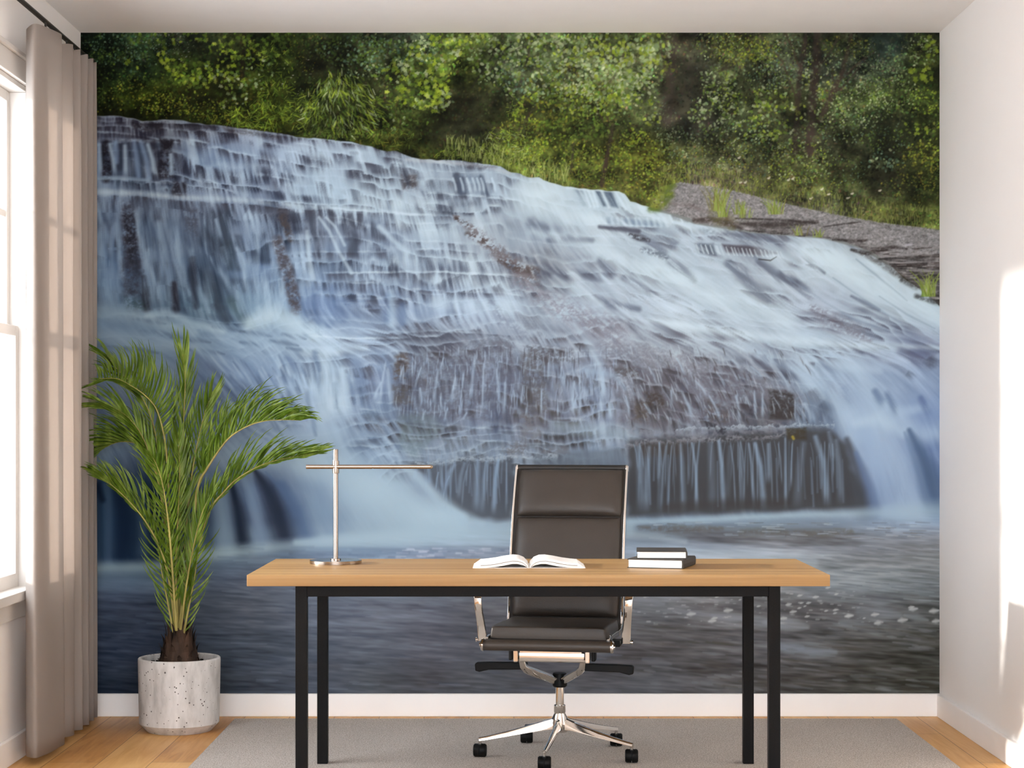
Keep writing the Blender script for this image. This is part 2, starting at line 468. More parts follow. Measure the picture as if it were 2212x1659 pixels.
# ---------------------------------------------------------------- mural print
# The wallpaper print is computed here as numbers (no picture file): a colour for
# every point of the wall mural's dense mesh.  Units: the mural is 1856 x 1428.
def paint_mural(q=0.75):
    rng = np.random.default_rng(7)
    X0, Y0, X1, Y1 = 174.0, 70.0, 2031.0, 1499.0
    w = int((X1 - X0) * q); h = int((Y1 - Y0) * q)
    xs = X0 + (np.arange(w) + .5) * (X1 - X0) / w
    ys = Y0 + (np.arange(h) + .5) * (Y1 - Y0) / h
    X, Y = np.meshgrid(xs.astype(np.float32), ys.astype(np.float32))
    fy = np.fft.fftfreq(h)[:, None]; fx = np.fft.rfftfreq(w)[None, :]

    def gnoise(sx, sy, ang=0., seed=0):
        r = np.random.default_rng(seed)
        n = r.standard_normal((h, w)).astype(np.float32)
        sx *= q; sy *= q
        c, s = math.cos(ang), math.sin(ang)
        u = fx * c + fy * s; v = -fx * s + fy * c
        F = np.exp(-2 * math.pi ** 2 * ((u * sx) ** 2 + (v * sy) ** 2))
        n = np.fft.irfft2(np.fft.rfft2(n) * F, s=(h, w))
        return (n / n.std()).astype(np.float32)

    def blur(a, sx, sy):
        F = np.exp(-2 * math.pi ** 2 * ((fx * sx * q) ** 2 + (fy * sy * q) ** 2))
        return np.fft.irfft2(np.fft.rfft2(a) * F, s=a.shape).astype(np.float32)

    def sst(a, b, v):
        t = np.clip((v - a) / (b - a), 0, 1)
        return t * t * (3 - 2 * t)

    def grid(xk, yk, tab):
        tab = np.array(tab, np.float32) / 255.
        xk = np.array(xk, float); yk = np.array(yk, float)
        def idx(k, v):
            i = np.clip(np.searchsorted(k, v) - 1, 0, len(k) - 2)
            t = np.clip((v - k[i]) / (k[i + 1] - k[i]), 0, 1)
            return i, (t * t * (3 - 2 * t)).astype(np.float32)
        ix, tx = idx(xk, xs); iy, ty = idx(yk, ys)
        a = tab[iy][:, ix]; b = tab[iy][:, ix + 1]; c = tab[iy + 1][:, ix]; d = tab[iy + 1][:, ix + 1]
        tx = tx[None, :, None]; ty = ty[:, None, None]
        return (a * (1 - tx) + b * tx) * (1 - ty) + (c * (1 - tx) + d * tx) * ty

    def hexrow(s):
        return [tuple(int(t[i:i + 2], 16) for i in (0, 2, 4)) for t in s.split()]

    SKY = [(170,248),(210,250),(280,254),(310,261),(345,258),(400,262),(470,270),(540,279),(620,290),(640,297),(700,300),(760,309),(820,322),(850,326),(890,341),(960,345),(1020,349),(1080,359),(1105,369),(1140,381),(1165,384),(1190,395),(1220,404),(1260,406),(1300,410),(1338,413),(1350,420),(1362,436),(1390,444),(1415,452),(1450,462),(1490,470),(1500,482),(1540,488),(1580,491),(1620,501),(1700,507),(1780,514),(1830,521),(1860,535),(1900,555),(1930,578),(1960,605),(1990,625),(2031,660)]
    sky = np.interp(xs, [p[0] for p in SKY], [p[1] for p in SKY]).astype(np.float32)
    sky = sky + np.interp(xs, xs, gnoise(7, 7, seed=3)[5]) * 1.2
    POOL = [(170,1222),(330,1212),(420,1190),(480,1184),(560,1176),(640,1166),(720,1156),(800,1150),(900,1142),(1000,1130),(1110,1126),(1360,1122),(1500,1116),(1600,1112),(1700,1108),(1800,1106),(1900,1100),(2031,1090)]
    pool = np.interp(xs, [p[0] for p in POOL], [p[1] for p in POOL]).astype(np.float32)

    # ------------------------------------------------ broad colours of the water
    xk = [210,330,450,570,690,810,930,1050,1170,1290,1410,1530,1650,1770,1890,2010]
    yk = [270,340,420,500,580,660,740,820,900,980,1060,1120,1160,1200,1260,1320,1400,1480]
    T = """
6a6a7c 64646e 787c8c 7c8094 868a9a 868a9a 868a9a 868a9a 868a9a 868a9a 868a9a 868a9a 868a9a 868a9a 868a9a 868a9a
4b556e 373a48 8291ac 96a2b9 a5afc0 aab4c3 969eac 969eac c0c8d0 b4bcc4 b4bcc4 b4bcc4 b4bcc4 b4bcc4 b4bcc4 b4bcc4
7d8aa2 697387 8c96ac 8c96ac a5b2c3 b4becb 969eac a5afbe c8d0d8 b4bfcb c8d0d7 c0c8d0 c0c8d0 c0c8d0 b4bcc4 a0a4a8
6e7d98 5f6c82 555f73 828ea5 828a9e 8791a5 a0aab9 aaafb9 969eac c3cad4 aab2be afb6c3 969ba8 b9c0cb 96969b 808080
5f7391 5f6e87 556276 7d8eaa 8291aa 96a2b6 a5afc0 a5acb9 8c8c94 afb6c3 bec6d0 b4bcc8 a5aab6 c3cad4 c3cbd4 a0a4a8
6e8098 5f7084 5a6c7d 8296ac 7384a5 78849e 96a2b9 a5afc3 a5acb9 aab0be b9c0cd bec6d2 b9c1cd afb4c3 b4bbc8 c3cbd5
7d8a9e 7d8ca0 8796aa 96a5b9 afbbcd a5b2c8 8c91a0 9196a5 969baa 9b9eac a5a8b4 a5aab6 b4bcca b4becd aab2c3 878ca5
828ca0 8c96aa 6e7a94 8291ac a5b4ca 7884a0 64697a 73788c 696c7d 8c94a8 73707a 787682 737380 a0acc0 a0acc3 96a2bc
78829c 828ea2 737d91 828ea5 a5b2c8 8794ac 6e7384 6e7387 646270 82879b 5f5a62 787887 555258 788296 a5b2ca 8c9bbc
647087 6e7a92 8c96aa 9ba8bc a5b4c8 96a5bc 8c94a5 828a9b 8c91a0 919baf 6e7080 5a5c69 585c6c 646c80 a0acc6 7887aa
283a58 2d3e5c 5f7091 556280 8c9bb2 aab9ca 8c96a8 5c6273 5a5f6e 5a5f6e 4b4e5a 4b4b52 4e505a 484850 828eac 697aa0
233758 1e2a44 556482 4b556e 8796ac a0afc0 afbecd a5b2c3 a0afc0 a0afc0 7d8a9e 828ea0 8794a5 828c9e 96a2b9 9ba8be
203455 1e2a41 6e7d94 78879e 96a5b9 a0afc0 a5b4c6 aab9ca a5b4c6 a5b4c6 787d87 696970 737378 6c6c70 878c96 8c919b
2d3e5c 303e58 697891 6e7a8e 7d8aa0 8291a8 8794aa 8c98ac 8c98ac 96a5bc a0afc3 a5b2c3 a5b0c0 96a0af 878e9b 828791
5f6e84 5a697d 586478 5c667a 647087 6e7a90 788398 808a9c 828a9b 888e9c 8a8f9c 8c909c 8c929e 828c9b 7d8794 6e7680
3e4a62 3c465c 4b5466 555e70 5f6980 697287 646a7d 646876 686a76 6a6c78 696e7a 6e707a 696c76 5c5e66 696e78 505458
37425a 343e54 444e60 4e586a 586276 5c6476 5c6070 5a5e6c 5a5c69 5a5a64 58585f 5c5d64 62646e 5c5f66 4e5052 464848
2a3446 2d3444 3a4250 424a5a 4e5668 505662 4e505a 50545f 52545e 545660 555862 505056 505054 4e4e50 484a4a 3e3f3c
"""
    W = grid(xk, yk, [hexrow(r) for r in T.strip().splitlines()])

    # ------------------------------------------------ flow field and streaks
    FL = [(210,350,88),(330,350,86),(450,350,75),(600,350,78),(800,400,76),(1000,430,74),(1200,440,55),(1400,500,32),(1300,430,60),
          (210,550,90),(210,645,90),(330,645,88),(440,640,82),(560,650,84),(650,650,88),(400,550,82),(600,600,86),(760,480,84),(800,580,87),(950,560,84),(950,640,86),(1080,560,74),(1100,640,66),(1250,620,46),(1400,640,32),(1550,620,35),(1700,600,36),(1850,620,40),(2000,680,32),
          (210,700,8),(350,740,22),(500,740,18),(650,720,15),(800,740,10),(950,740,30),(1100,740,55),(1300,720,38),(1500,740,30),(1700,720,30),(1900,730,20),(2010,740,15),
          (330,820,45),(450,820,55),(570,800,62),(700,820,88),(850,830,90),(1000,850,92),(1150,850,90),(1300,850,80),(1450,840,60),(1600,850,65),(1750,820,48),(1850,820,56),(1980,820,55),
          (560,960,30),(700,960,62),(830,960,50),(950,960,75),(1150,970,85),(1400,950,88),(1600,950,88),(1780,950,82),(1880,950,72),(2000,950,70),
          (250,1100,90),(450,1100,85),(600,1080,72),(700,1090,62),(800,1080,50),(900,1080,45),(1000,1060,92),(1200,1060,90),(1500,1060,90),(1700,1060,90),(1850,1060,76),(1950,1060,74)]
    num = np.zeros((h // 8 + 1, w // 8 + 1)); cs = num.copy(); sn = num.copy()
    gx = X[::8, ::8]; gy = Y[::8, ::8]
    cs = cs[:gx.shape[0], :gx.shape[1]] * 0; sn = sn[:gx.shape[0], :gx.shape[1]] * 0
    for (fx0, fy0, a) in FL:
        wt = 1 / (((gx - fx0) ** 2 + (1.3 * (gy - fy0)) ** 2) + 1500) ** 1.6
        cs += wt * math.cos(math.radians(a)); sn += wt * math.sin(math.radians(a))
    th = np.arctan2(sn, cs)
    th = np.repeat(np.repeat(th, 8, 0), 8, 1)[:h, :w].astype(np.float32)
    th = blur(th, 12, 12)
    pl = pool[None, :]
    inpool = sst(-14, 22, Y - pl)
    th = th * (1 - inpool) + inpool * 0.06
    th = th + gnoise(40, 40, seed=31) * .09 * (1 - .7 * inpool) * (th < 1.25) + gnoise(30, 60, seed=33) * .03
    dx = np.cos(th); dy = np.sin(th)

    def lic(src, length, n):
        acc = src.copy(); wsum = 1.0
        for sgn in (1, -1):
            px = np.arange(w, dtype=np.float32)[None, :].repeat(h, 0); py = np.arange(h, dtype=np.float32)[:, None].repeat(w, 1)
            st = length * q / n
            for k in range(n):
                ix = np.clip(px, 0, w - 1).astype(np.int32); iy = np.clip(py, 0, h - 1).astype(np.int32)
                px = px + sgn * st * dx[iy, ix]; py = py + sgn * st * dy[iy, ix]
                ix = np.clip(px + .5, 0, w - 1).astype(np.int32); iy = np.clip(py + .5, 0, h - 1).astype(np.int32)
                wk = .5 + .5 * math.cos(math.pi * (k + 1) / (n + 1))
                acc += wk * src[iy, ix]; wsum += wk
        acc = acc - acc.mean()
        return acc / acc.std()

    s_fine = lic(gnoise(1.3, 1.3, seed=11), 24, 12)
    s_mid = lic(gnoise(3.2, 3.2, seed=12), 46, 14)
    s_big = lic(gnoise(8, 8, seed=13), 80, 14)
    rough = gnoise(2.2, 1.6, seed=21) * .6 + gnoise(1.0, .9, seed=22) * .5 + gnoise(5, 3.5, seed=23) * .5
    fb = gnoise(26, 18, seed=24) * .6 + gnoise(11, 8, seed=25) * .45
    streak = s_fine * .38 + s_mid * .52 + s_big * .5

    C = W.copy()

    # ------------------------------------------------ brush
    def dist(pts, x, y):
        best = np.full(x.shape, 1e9, np.float32); tt = np.zeros(x.shape, np.float32)
        n = len(pts) - 1
        for i in range(max(n, 1)):
            ax, ay = pts[i]; bx, by = pts[min(i + 1, n)]
            vx, vy = bx - ax, by - ay; L = vx * vx + vy * vy + 1e-6
            t = np.clip(((x - ax) * vx + (y - ay) * vy) / L, 0, 1)
            d = np.hypot(x - ax - t * vx, y - ay - t * vy)
            m = d < best
            best = np.where(m, d, best); tt = np.where(m, (i + t) / max(n, 1), tt)
        return best, tt

    def col(c):
        return np.array([int(c[i:i + 2], 16) for i in (0, 2, 4)], np.float32) / 255.

    def box(pts, m):
        a = np.array(pts); 
        i0 = int(max(0, (a[:, 1].min() - m - Y0) * q)); i1 = int(min(h, (a[:, 1].max() + m - Y0) * q + 2))
        j0 = int(max(0, (a[:, 0].min() - m - X0) * q)); j1 = int(min(w, (a[:, 0].max() + m - X0) * q + 2))
        return slice(i0, max(i1, i0 + 1)), slice(j0, max(j1, j0 + 1))

    def S(pts, wd, c, a=1., soft=.6, tex=None, amt=1., bias=0., fade=0.):
        """stroke along a polyline; wd is a half width or a list of them"""
        wl = wd if isinstance(wd, (list, tuple)) else [wd, wd]
        sl = box(pts, max(wl) * 2.2 + 3)
        x, y = X[sl], Y[sl]
        if tex == 'warp':
            x = x + fb[sl] * 4; y = y + rough[sl] * 3
        d, t = dist(pts, x, y)
        wv = np.interp(t, np.linspace(0, 1, len(wl)), wl)
        m = 1 - sst(1 - soft, 1 + soft, d / np.maximum(wv, .3))
        if tex == 'streak':
            m = m * np.clip(.5 + bias + amt * .5 * streak[sl], 0, 1)
        elif tex == 'rough' or tex == 'warp':
            m = m * np.clip(.6 + bias + amt * .5 * rough[sl], 0, 1)
        if fade:
            m = m * (1 - sst(1 - fade, 1, t)) * sst(0, fade * .3, t)
        m = (m * a)[..., None]
        C[sl] = C[sl] * (1 - m) + col(c) * m

    def P(pts, c, a=1., soft=6, tex=None, amt=1., bias=0.):
        """filled polygon with a soft edge"""
        sl = box(pts, soft * 2 + 2)
        x, y = X[sl], Y[sl]
        if tex:
            x = x + fb[sl] * soft * .5; y = y + fb[sl][::-1] * soft * .4
        ins = np.zeros(x.shape, bool); n = len(pts)
        for i in range(n):
            ax, ay = pts[i]; bx, by = pts[(i + 1) % n]
            if ay == by: continue
            cr = ((ay > y) != (by > y)) & (x < (bx - ax) * (y - ay) / (by - ay) + ax)
            ins ^= cr
        d, _ = dist(list(pts) + [pts[0]], x, y)
        sd = np.where(ins, d, -d)
        m = sst(-soft, soft, sd)
        if tex == 'streak':
            m = m * np.clip(.5 + bias + amt * .5 * streak[sl], 0, 1)
        elif tex == 'rough':
            m = m * np.clip(.6 + bias + amt * .5 * rough[sl], 0, 1)
        m = (m * a)[..., None]
        C[sl] = C[sl] * (1 - m) + col(c) * m

    # ------------------------------------------------ rough texture of falling water
    wm = 1 - inpool                                                     # falls
    mist = np.zeros((h, w), np.float32)
    for (mx, my, rx, ry, k) in [(1180,430,120,45,1),(1290,450,90,30,.8),(1480,470,80,25,.5),(840,420,120,40,.6),(730,400,60,50,.5),(1000,530,120,40,.5),
                                 (1150,500,60,30,.5),(1350,560,140,40,.6),(1500,620,160,40,.7),(1850,590,90,50,.9),(1950,650,90,40,.9),(250,700,110,45,.9),(620,710,80,40,.8),(400,770,160,50,.6),(700,930,70,80,.8),(640,990,110,60,1),(780,1060,150,60,1.2),
                                 (900,1120,160,45,1.2),(1060,1150,200,40,1.2),(660,1140,140,40,.8),(1880,900,90,60,.8),(1930,990,80,110,.9),(1980,1110,120,30,1),(2000,880,60,40,.7),(420,960,120,60,.7)]:
        mist += k * np.exp(-((X - mx) / rx) ** 2 - ((Y - my) / ry) ** 2)
    mist = np.clip(mist, 0, 1)
    amp = wm * (1 - .78 * mist) * .088
    lum = np.clip(W.mean(2), .15, .85)
    tint = np.array([1.03, 1.0, .95], np.float32)
    # terraces: the bed falls in steps; v counts steps down from the brink
    Hs = grid([174,420,650,900,1140,1350,1500,1900,2031], [240,400,430,650,680,740,780,900,940,1000,1120],
              [[h_ * 255 for h_ in [(q_, q_, q_) for q_ in r_]] if 0 else [(q_ * 255., 0, 0) for q_ in r_] for r_ in (
               (26,24,26,24,20,20,20,24,24),(30,30,30,26,22,20,20,26,26),(110,90,40,36,30,25,24,28,30),(130,90,42,38,30,26,26,32,34),(30,28,30,26,24,22,24,30,30),
               (28,28,34,22,24,26,26,28,26),(50,46,44,40,36,30,30,36,34),(60,50,40,40,36,30,32,50,50),(60,50,30,16,15,26,34,70,70),(90,90,60,20,16,60,90,160,160),(160,160,160,120,120,160,160,200,200))])[..., 0]
    inc = np.where(Y > sky[None, :], 1. / (Hs * q), 0)
    v = np.cumsum(inc, 0) + gnoise(70, 12, .05, seed=81) * .26 + gnoise(20, 5, .04, seed=82) * .085 + .2
    stp = np.floor(v).astype(np.int64); f = (v - stp).astype(np.float32)
    off = ((stp * 2654435761) % 61 - 30).astype(np.int64)
    jj_ = np.clip(np.arange(w)[None, :] + (off * q).astype(np.int64), 0, w - 1)
    ii_ = np.arange(h)[:, None].repeat(w, 1)
    n1 = (s_fine * .40 + s_mid * .62 + s_big * .28)[ii_, jj_]
    bs = gnoise(34, 12, .05, seed=83)[ii_, jj_]
    tw = np.clip((70 - Hs) / 26, 0, 1) * (1 - .92 * np.exp(-((X - 380) / 290) ** 4 - ((Y - 880) / 190) ** 4)) * (1 - sst(-60, -10, Y - pl))
    tw *= 1 - sst(1740, 1840, X) * sst(760, 800, Y)
    tw = tw.astype(np.float32)
    cover = np.clip(.5 + .48 * n1, 0, 1)                              # strands of water
    ul = np.exp(-((X - 420) / 480) ** 4 - ((Y - 345) / 120) ** 4)      # the steep upper tiers show more rock
    open_ = sst(-.9 - .7 * ul, .9 - .5 * ul, bs + .35 * (.62 - W.mean(2)) * 6)             # how much rock shows on this step
    bump = (sst(.0, .12, f) * np.clip(1.06 - f, 0, 1) ** .75 * 1.25) * tw + .62 * (1 - tw) * np.exp(-((X - 380) / 330) ** 6 - ((Y - 545) / 125) ** 6)
    dark = np.clip((1 - cover) * bump * (.12 + .88 * open_), 0, 1) * wm * (1 - .82 * mist)
    rockc = grid([174,500,900,1300,2031], [250,420,560,760,900,1000,1120], [hexrow(r) for r in (
        '2e2a36 34303a 403c44 4a4a54 4a4a54','2c3040 343848 44444e 5a5c68 5c5c66','34363f 3a4250 4c5060 62606a 5e5e6a','465062 4a5468 5a5a66 645f68 5a5a6a','3c4660 48546e 4c474b 4e4848 50566a','2c3c58 48567a 5a5e66 4f4c50 4c5470','1c2a44 3a4a68 4e4e56 464448 4c5a80')])
    dk = np.clip(dark * (.95 + .35 * ul), 0, .95)[..., None]
    C = C * (1 - dk) + rockc * dk
    lip = np.exp(-((f - .03) / .085) ** 2) * np.clip(.25 + .6 * fb + .3 * n1 + .5 * open_, 0, 1.2) * wm * (1 - .6 * mist) * tw
    foot = sst(.74, .98, f) * wm * tw * (1 - .5 * mist)
    up = (np.clip(lip * .22 + foot * .20 + cover * bump * .14 * (1 - mist), 0, .6))[..., None]
    C = C * (1 - up) + np.array([.80, .845, .89], np.float32) * up
    C += (streak * amp * .34 * (.55 + .7 * (1 - abs(lum - .5) * 2)))[..., None] * tint
    # small ledges: arcs of bright lip with shade beneath, scattered on the stepped rock
    def ledge(pts, drop, dk=.5, br=.5, c='3c3a46', bc='ccd6e2', thr=.0, lw=2.2):
        """bright lip line; under it rock shows between the strands of water"""
        xa = [p[0] for p in pts]; ya = [p[1] for p in pts]
        sl = box(pts, drop * 2.6 + 6)
        x, y = X[sl], Y[sl]
        ly = np.interp(x[0], xa, ya)[None, :] + fb[sl][0][None, :] * 1.3
        d = y - ly - rough[sl] * .5
        L = max(xa) - min(xa)
        e = sst(0, min(26, L * .3), x - xa[0]) * (1 - sst(-min(26, L * .3), 0, x - xa[-1]))
        m = np.where(d > 0, np.exp(-(d / drop) ** 2) * sst(0, 3, d), 0) * np.clip(.45 - thr + .62 * (-streak[sl]), 0, 1) * e * dk
        m = m[..., None]
        C[sl] = C[sl] * (1 - m) + col(c) * m
        b = np.exp(-((d + 1) / lw) ** 2) * e * br * .8 * np.clip(.55 + .45 * fb[sl] + .2 * streak[sl], 0, 1)
        b = b[..., None]
        C[sl] = C[sl] * (1 - b) + col(bc) * b

    exec(MARKS, dict(S=S, P=P, ledge=ledge, rng=rng, np=np))

    # ------------------------------------------------ pool surface
    hz = gnoise(22, 1.8, .05, seed=41) * .6 + gnoise(52, 4.5, .04, seed=42) * .55 + gnoise(9, 1.1, .08, seed=43) * .45
    pa = inpool * sst(5, 70, Y - pl) * (.030 + .020 * sst(1100, 1800, X))
    C += (hz * pa)[..., None] * np.array([.95, 1., 1.1], np.float32)
    exec(POOLMARKS, dict(S=S, P=P, rng=rng, np=np, hz=hz, C=C, X=X, Y=Y, sst=sst))

    # ------------------------------------------------ forest
    fxk = [200,300,400,500,600,700,800,900,1000,1100,1200,1300,1400,1500,1600,1700,1800,1900,2010]
    fyk = [80,150,210,270,330,400,470]
    FT = """
142014 283a26 323e2d 3c4828 2d3a19 323e23 3c4830 465541 5f7337 64784b 5f7346 5a6e3c 647841 3c4430 4b5532 4b583c 465237 324137 2d341e
203019 233420 415523 323c19 374619 323a20 323a23 4b5f2d 55692d 5a6e4b 5f7046 5f7046 6e8250 373c30 5f6e46 55624b 4b5848 3c4b37 37441e
263214 2d3a0f 2d3412 2a300f 415019 4b5c2d 3c4823 506232 323720 414e2d 556432 5f7037 485537 32372a 5a6941 4b5832 4b5a37 4b5c32 2d3a19
263010 2d360f 2c3412 2a320f 3c4816 4b5a2d 3c4620 37411e 323723 465026 505f28 505f2d 465230 3a4134 465234 444e30 3e4a2d 374428 323e1e
2a3214 2d3612 2d3414 2d3414 3c4819 465528 46551e 465023 4b5828 5a692d 505f28 505c26 5f6928 555f3c 485234 4b5532 3e462d 343c26 323a1c
2a3214 2d3612 2d3414 2d3414 3c4819 465528 46551e 465023 4b5828 505f28 505c2d 555f2d 5a622d 73705f 6e705a 5f693c 4b5530 3c462a 3c4823
2a3214 2d3612 2d3414 2d3414 3c4819 465528 46551e 465023 4b5828 505f28 505c2d 555f2d 5a622d 7d7a7d 7d7a7d 787676 6e7460 646c3c 505f2d
"""
    F = grid(fxk, fyk, [hexrow(r) for r in FT.strip().splitlines()])
    mottl = gnoise(16, 14, seed=51) * .5 + gnoise(7, 6, seed=52) * .45 + gnoise(3, 2.6, seed=53) * .4 + gnoise(1.4, 1.3, seed=54) * .35
    Fc = F * np.clip(.72 + .22 * mottl, .22, 1.7)[..., None]
    fm = 1 - sst(-1.2, 1.2, Y - sky[None, :])
    C = C * (1 - fm[..., None]) + Fc * fm[..., None]

    masks = {}
    def leafmask(kind, size, ang):
        key = (kind, size, ang)
        if key in masks: return masks[key]
        r = size * q * .5; R = int(math.ceil(r)) + 1
        yy, xx = np.mgrid[-R:R + 1, -R:R + 1].astype(np.float32)
        a = ang * math.pi / 8
        u = xx * math.cos(a) + yy * math.sin(a); v = -xx * math.sin(a) + yy * math.cos(a)
        if kind == 'blade':
            m = 1 - sst(.6, 1.1, np.abs(v) / np.maximum(.55, r * .17 * np.sqrt(np.clip(1 - (u / r) ** 2, 0, 1)))) ; m = m * (np.abs(u) < r)
        elif kind == 'maple':
            ph = np.arctan2(v, u); rr = np.hypot(u, v)
            m = 1 - sst(.75, 1.1, rr / (r * (.72 + .16 * np.cos(5 * ph + ang) + .14 * np.cos(2 * ph + ang * 2.)) + .01))
        else:
            m = 1 - sst(.7, 1.1, np.hypot(u / r, v / (r * .66)))
        masks[key] = m.astype(np.float32)
        return masks[key]

    def leaf(x, y, size, kind, ang, c, a):
        m = leafmask(kind, int(size), ang)
        R = m.shape[0] // 2
        j = int((x - X0) * q); i = int((y - Y0) * q)
        i0, i1, j0, j1 = max(0, i - R), min(h, i + R + 1), max(0, j - R), min(w, j + R + 1)
        if i0 >= i1 or j0 >= j1: return
        mm = m[i0 - i + R:i1 - i + R, j0 - j + R:j1 - j + R, None] * a
        C[i0:i1, j0:j1] = C[i0:i1, j0:j1] * (1 - mm) + c * mm

    def bed(x):
        return np.interp(x, xs, sky)
    BANK = [(1400,452),(1436,402),(1470,393),(1540,403),(1600,415),(1700,440),(1800,462),(1900,480),(2031,496)]
    def bank(x):
        return 9e3 if x < 1425 else np.interp(x, [p[0] for p in BANK], [p[1] for p in BANK])

    # gravel bank and layered shale at the right
    P(BANK + [(2031,662),(1990,628),(1930,580),(1860,537),(1780,516),(1620,503),(1500,484),(1450,464)], '858482', 1, 2)
    bsl = box(BANK + [(2031,662)], 2)
    bm = ((Y > np.interp(xs, [p[0] for p in BANK], [p[1] for p in BANK])[None, :]) & (Y < sky[None, :]) & (X > 1415)).astype(np.float32)
    grav = gnoise(1.0, .8, seed=61) * .7 + gnoise(2.2, 1.4, seed=62) * .6
    C += (grav * bm * .055)[..., None]
    shale = sst(0, 26, Y - np.interp(xs, [1440,1580,1700,1800,1880,1950,2031], [470,476,478,500,520,535,545])[None, :]) * bm
    C = C * (1 - .30 * shale[..., None]) + .30 * shale[..., None] * col('3a3634')
    lay = gnoise(20, 1.5, .1, seed=63) * .7 + gnoise(8, 1.2, .02, seed=64) * .5
    C += (lay * shale * .10)[..., None]
    exec(BANKMARKS, dict(S=S, P=P, rng=rng, np=np, bed=bed))

    # dark masses and trunks behind the leaves
    exec(TRUNKS, dict(S=S, P=P))

    # general foliage from dark to light
    n = 21000
    px = rng.uniform(X0, X1, n); py = rng.uniform(Y0, 500, n); kk = rng.random(n)
    keep = (py < bed(px) - 2) & (py < np.array([bank(v) for v in px]) - 2)
    px, py, kk = px[keep], py[keep], kk[keep]
    ii = np.clip(((py - Y0) * q).astype(int), 0, h - 1); jj = np.clip(((px - X0) * q).astype(int), 0, w - 1)
    base = F[ii, jj]; big = gnoise(30, 24, seed=71)[ii, jj]
    tone = np.clip(.62 + .5 * rng.random(len(px)) + .22 * big + .25 * (kk > .8), .2, 1.9)
    for k in range(len(px)):
        c = base[k] * tone[k] * (1 + .12 * rng.standard_normal(3))
        leaf(px[k], py[k], rng.integers(3, 9), 'round', rng.integers(16), c.astype(np.float32), .8)
    clump = gnoise(13, 10, seed=91) * .6 + gnoise(6, 5, seed=92) * .45 + gnoise(28, 20, seed=93) * .5
    fmask = (fm * (Y < np.interp(xs, [174, 1424, 1436] + [p[0] for p in BANK[2:]], [900, 900, 402] + [p[1] for p in BANK[2:]])[None, :]))[..., None]
    C = C * (1 - fmask) + C * np.clip(.95 + .17 * clump, .5, 1.4)[..., None] * fmask
    pal = {'y': ['8aa62a', '9ab83a', '7a9628', 'a3b94a'], 'g': ['64822d', '55742a', '789238', '4c6a24'], 'p': ['93ab7a', 'a2b78c', '84a074', '7a9a66', 'b0c29a'],
           'b': ['5f8068', '4c6e58', '6f9078', '3c5c48'], 'o': ['767d2c', '8a8a30', '656c20'], 'w': ['c8cac8', 'a9b0b4'], 'k': ['20281a', '182016', '2c3220'], 'd': ['3c5222', '465c2a', '334a20']}
    def cl(cx, cy, rx, ry, n, s0, s1, cols, kind='round', a=.88, ang=None):
        for _ in range(n):
            r = math.sqrt(rng.random()) ** .8; t = rng.uniform(0, 6.283)
            x = cx + rx * r * math.cos(t) + 6 * rng.standard_normal(); y = cy + ry * r * math.sin(t) + 5 * rng.standard_normal()
            if y > bed(x) - 3 or y > bank(x) - 1: continue
            c = col(rng.choice(pal[rng.choice(list(cols))])) * rng.uniform(.72, 1.12)
            an = rng.integers(16) if ang is None else int(ang(x, y) + rng.integers(-1, 2)) % 16
            leaf(x, y, rng.integers(s0, s1 + 1), kind, an, c.astype(np.float32), a * rng.uniform(.75, 1))
    exec(CLUSTERS, dict(cl=cl, S=S, rng=rng, np=np))
    exec(TRUNKS, dict(P=lambda *k: None, S=lambda pts, wd, c, k, soft: S(pts, wd, c, k * .72, soft, 'rough', .9, .15)))
    # grass along the bank and the top of the falls
    def grass(x0, x1, yf, n, hgt, cols, lean=.3):
        for _ in range(n):
            x = rng.uniform(x0, x1); y = yf(x) + rng.uniform(-1, 1)
            g = hgt * rng.uniform(.5, 1.2); l = rng.normal(0, lean)
            S([(x, y), (x + l * g * .4, y - g * .6), (x + l * g, y - g)], [1.0, .8, .4], rng.choice(cols), rng.uniform(.4, .85), .7)
    hz_ = 0
    gc = ['8ea05c', '6f8438', '9dad6c', '596e2c', '7d8f4a']
    for yo in (34, 22, 10, 0):
        grass(960, 1230, lambda x: bed(x) - yo - 1, 90, 19, gc)
        grass(1425, 2030, lambda x: bank(x) - yo, 230, 13, ['7d8b48', '6a7a34', '8d9a58', '5a6a2a', '4c5a26'])
    for (x, y, n, hh) in [(1553,455,34,60),(1560,468,20,50),(1598,462,16,30),(1675,462,26,38),(1610,470,10,26),(1730,508,12,22),(1770,512,10,18),(2004,640,40,52)]:
        for _ in range(n):
            xx = x + rng.normal(0, 7); g = hh * rng.uniform(.5, 1.1); l = rng.normal(0, .35)
            S([(xx, y), (xx + l * g * .4, y - g * .6), (xx + l * g, y - g)], [1.2, 1., .5], rng.choice(['7f9440', '8ea04c', '6c7c34', '76703c', '98a85c']), rng.uniform(.5, .9), .7)
    for (x, y) in [(1596,341),(1598,395),(1609,394),(1702,389),(1712,386),(1789,420),(1831,428),(1751,429),(1840,419),(1774,409),(1660,385),(1900,412)]:
        leaf(x, y, 7, 'round', 0, col('c8cab8'), .85); leaf(x + 3, y - 2, 5, 'round', 0, col('d6d8c8'), .7)
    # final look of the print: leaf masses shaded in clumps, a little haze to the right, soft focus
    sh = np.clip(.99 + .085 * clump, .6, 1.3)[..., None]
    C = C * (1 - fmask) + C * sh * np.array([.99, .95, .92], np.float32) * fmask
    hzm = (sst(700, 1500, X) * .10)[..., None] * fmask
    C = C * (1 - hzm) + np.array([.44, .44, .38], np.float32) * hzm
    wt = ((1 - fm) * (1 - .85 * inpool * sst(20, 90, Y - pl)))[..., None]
    C = C * (1 - wt) + C * np.array([.955, 1.012, 1.0], np.float32) * wt
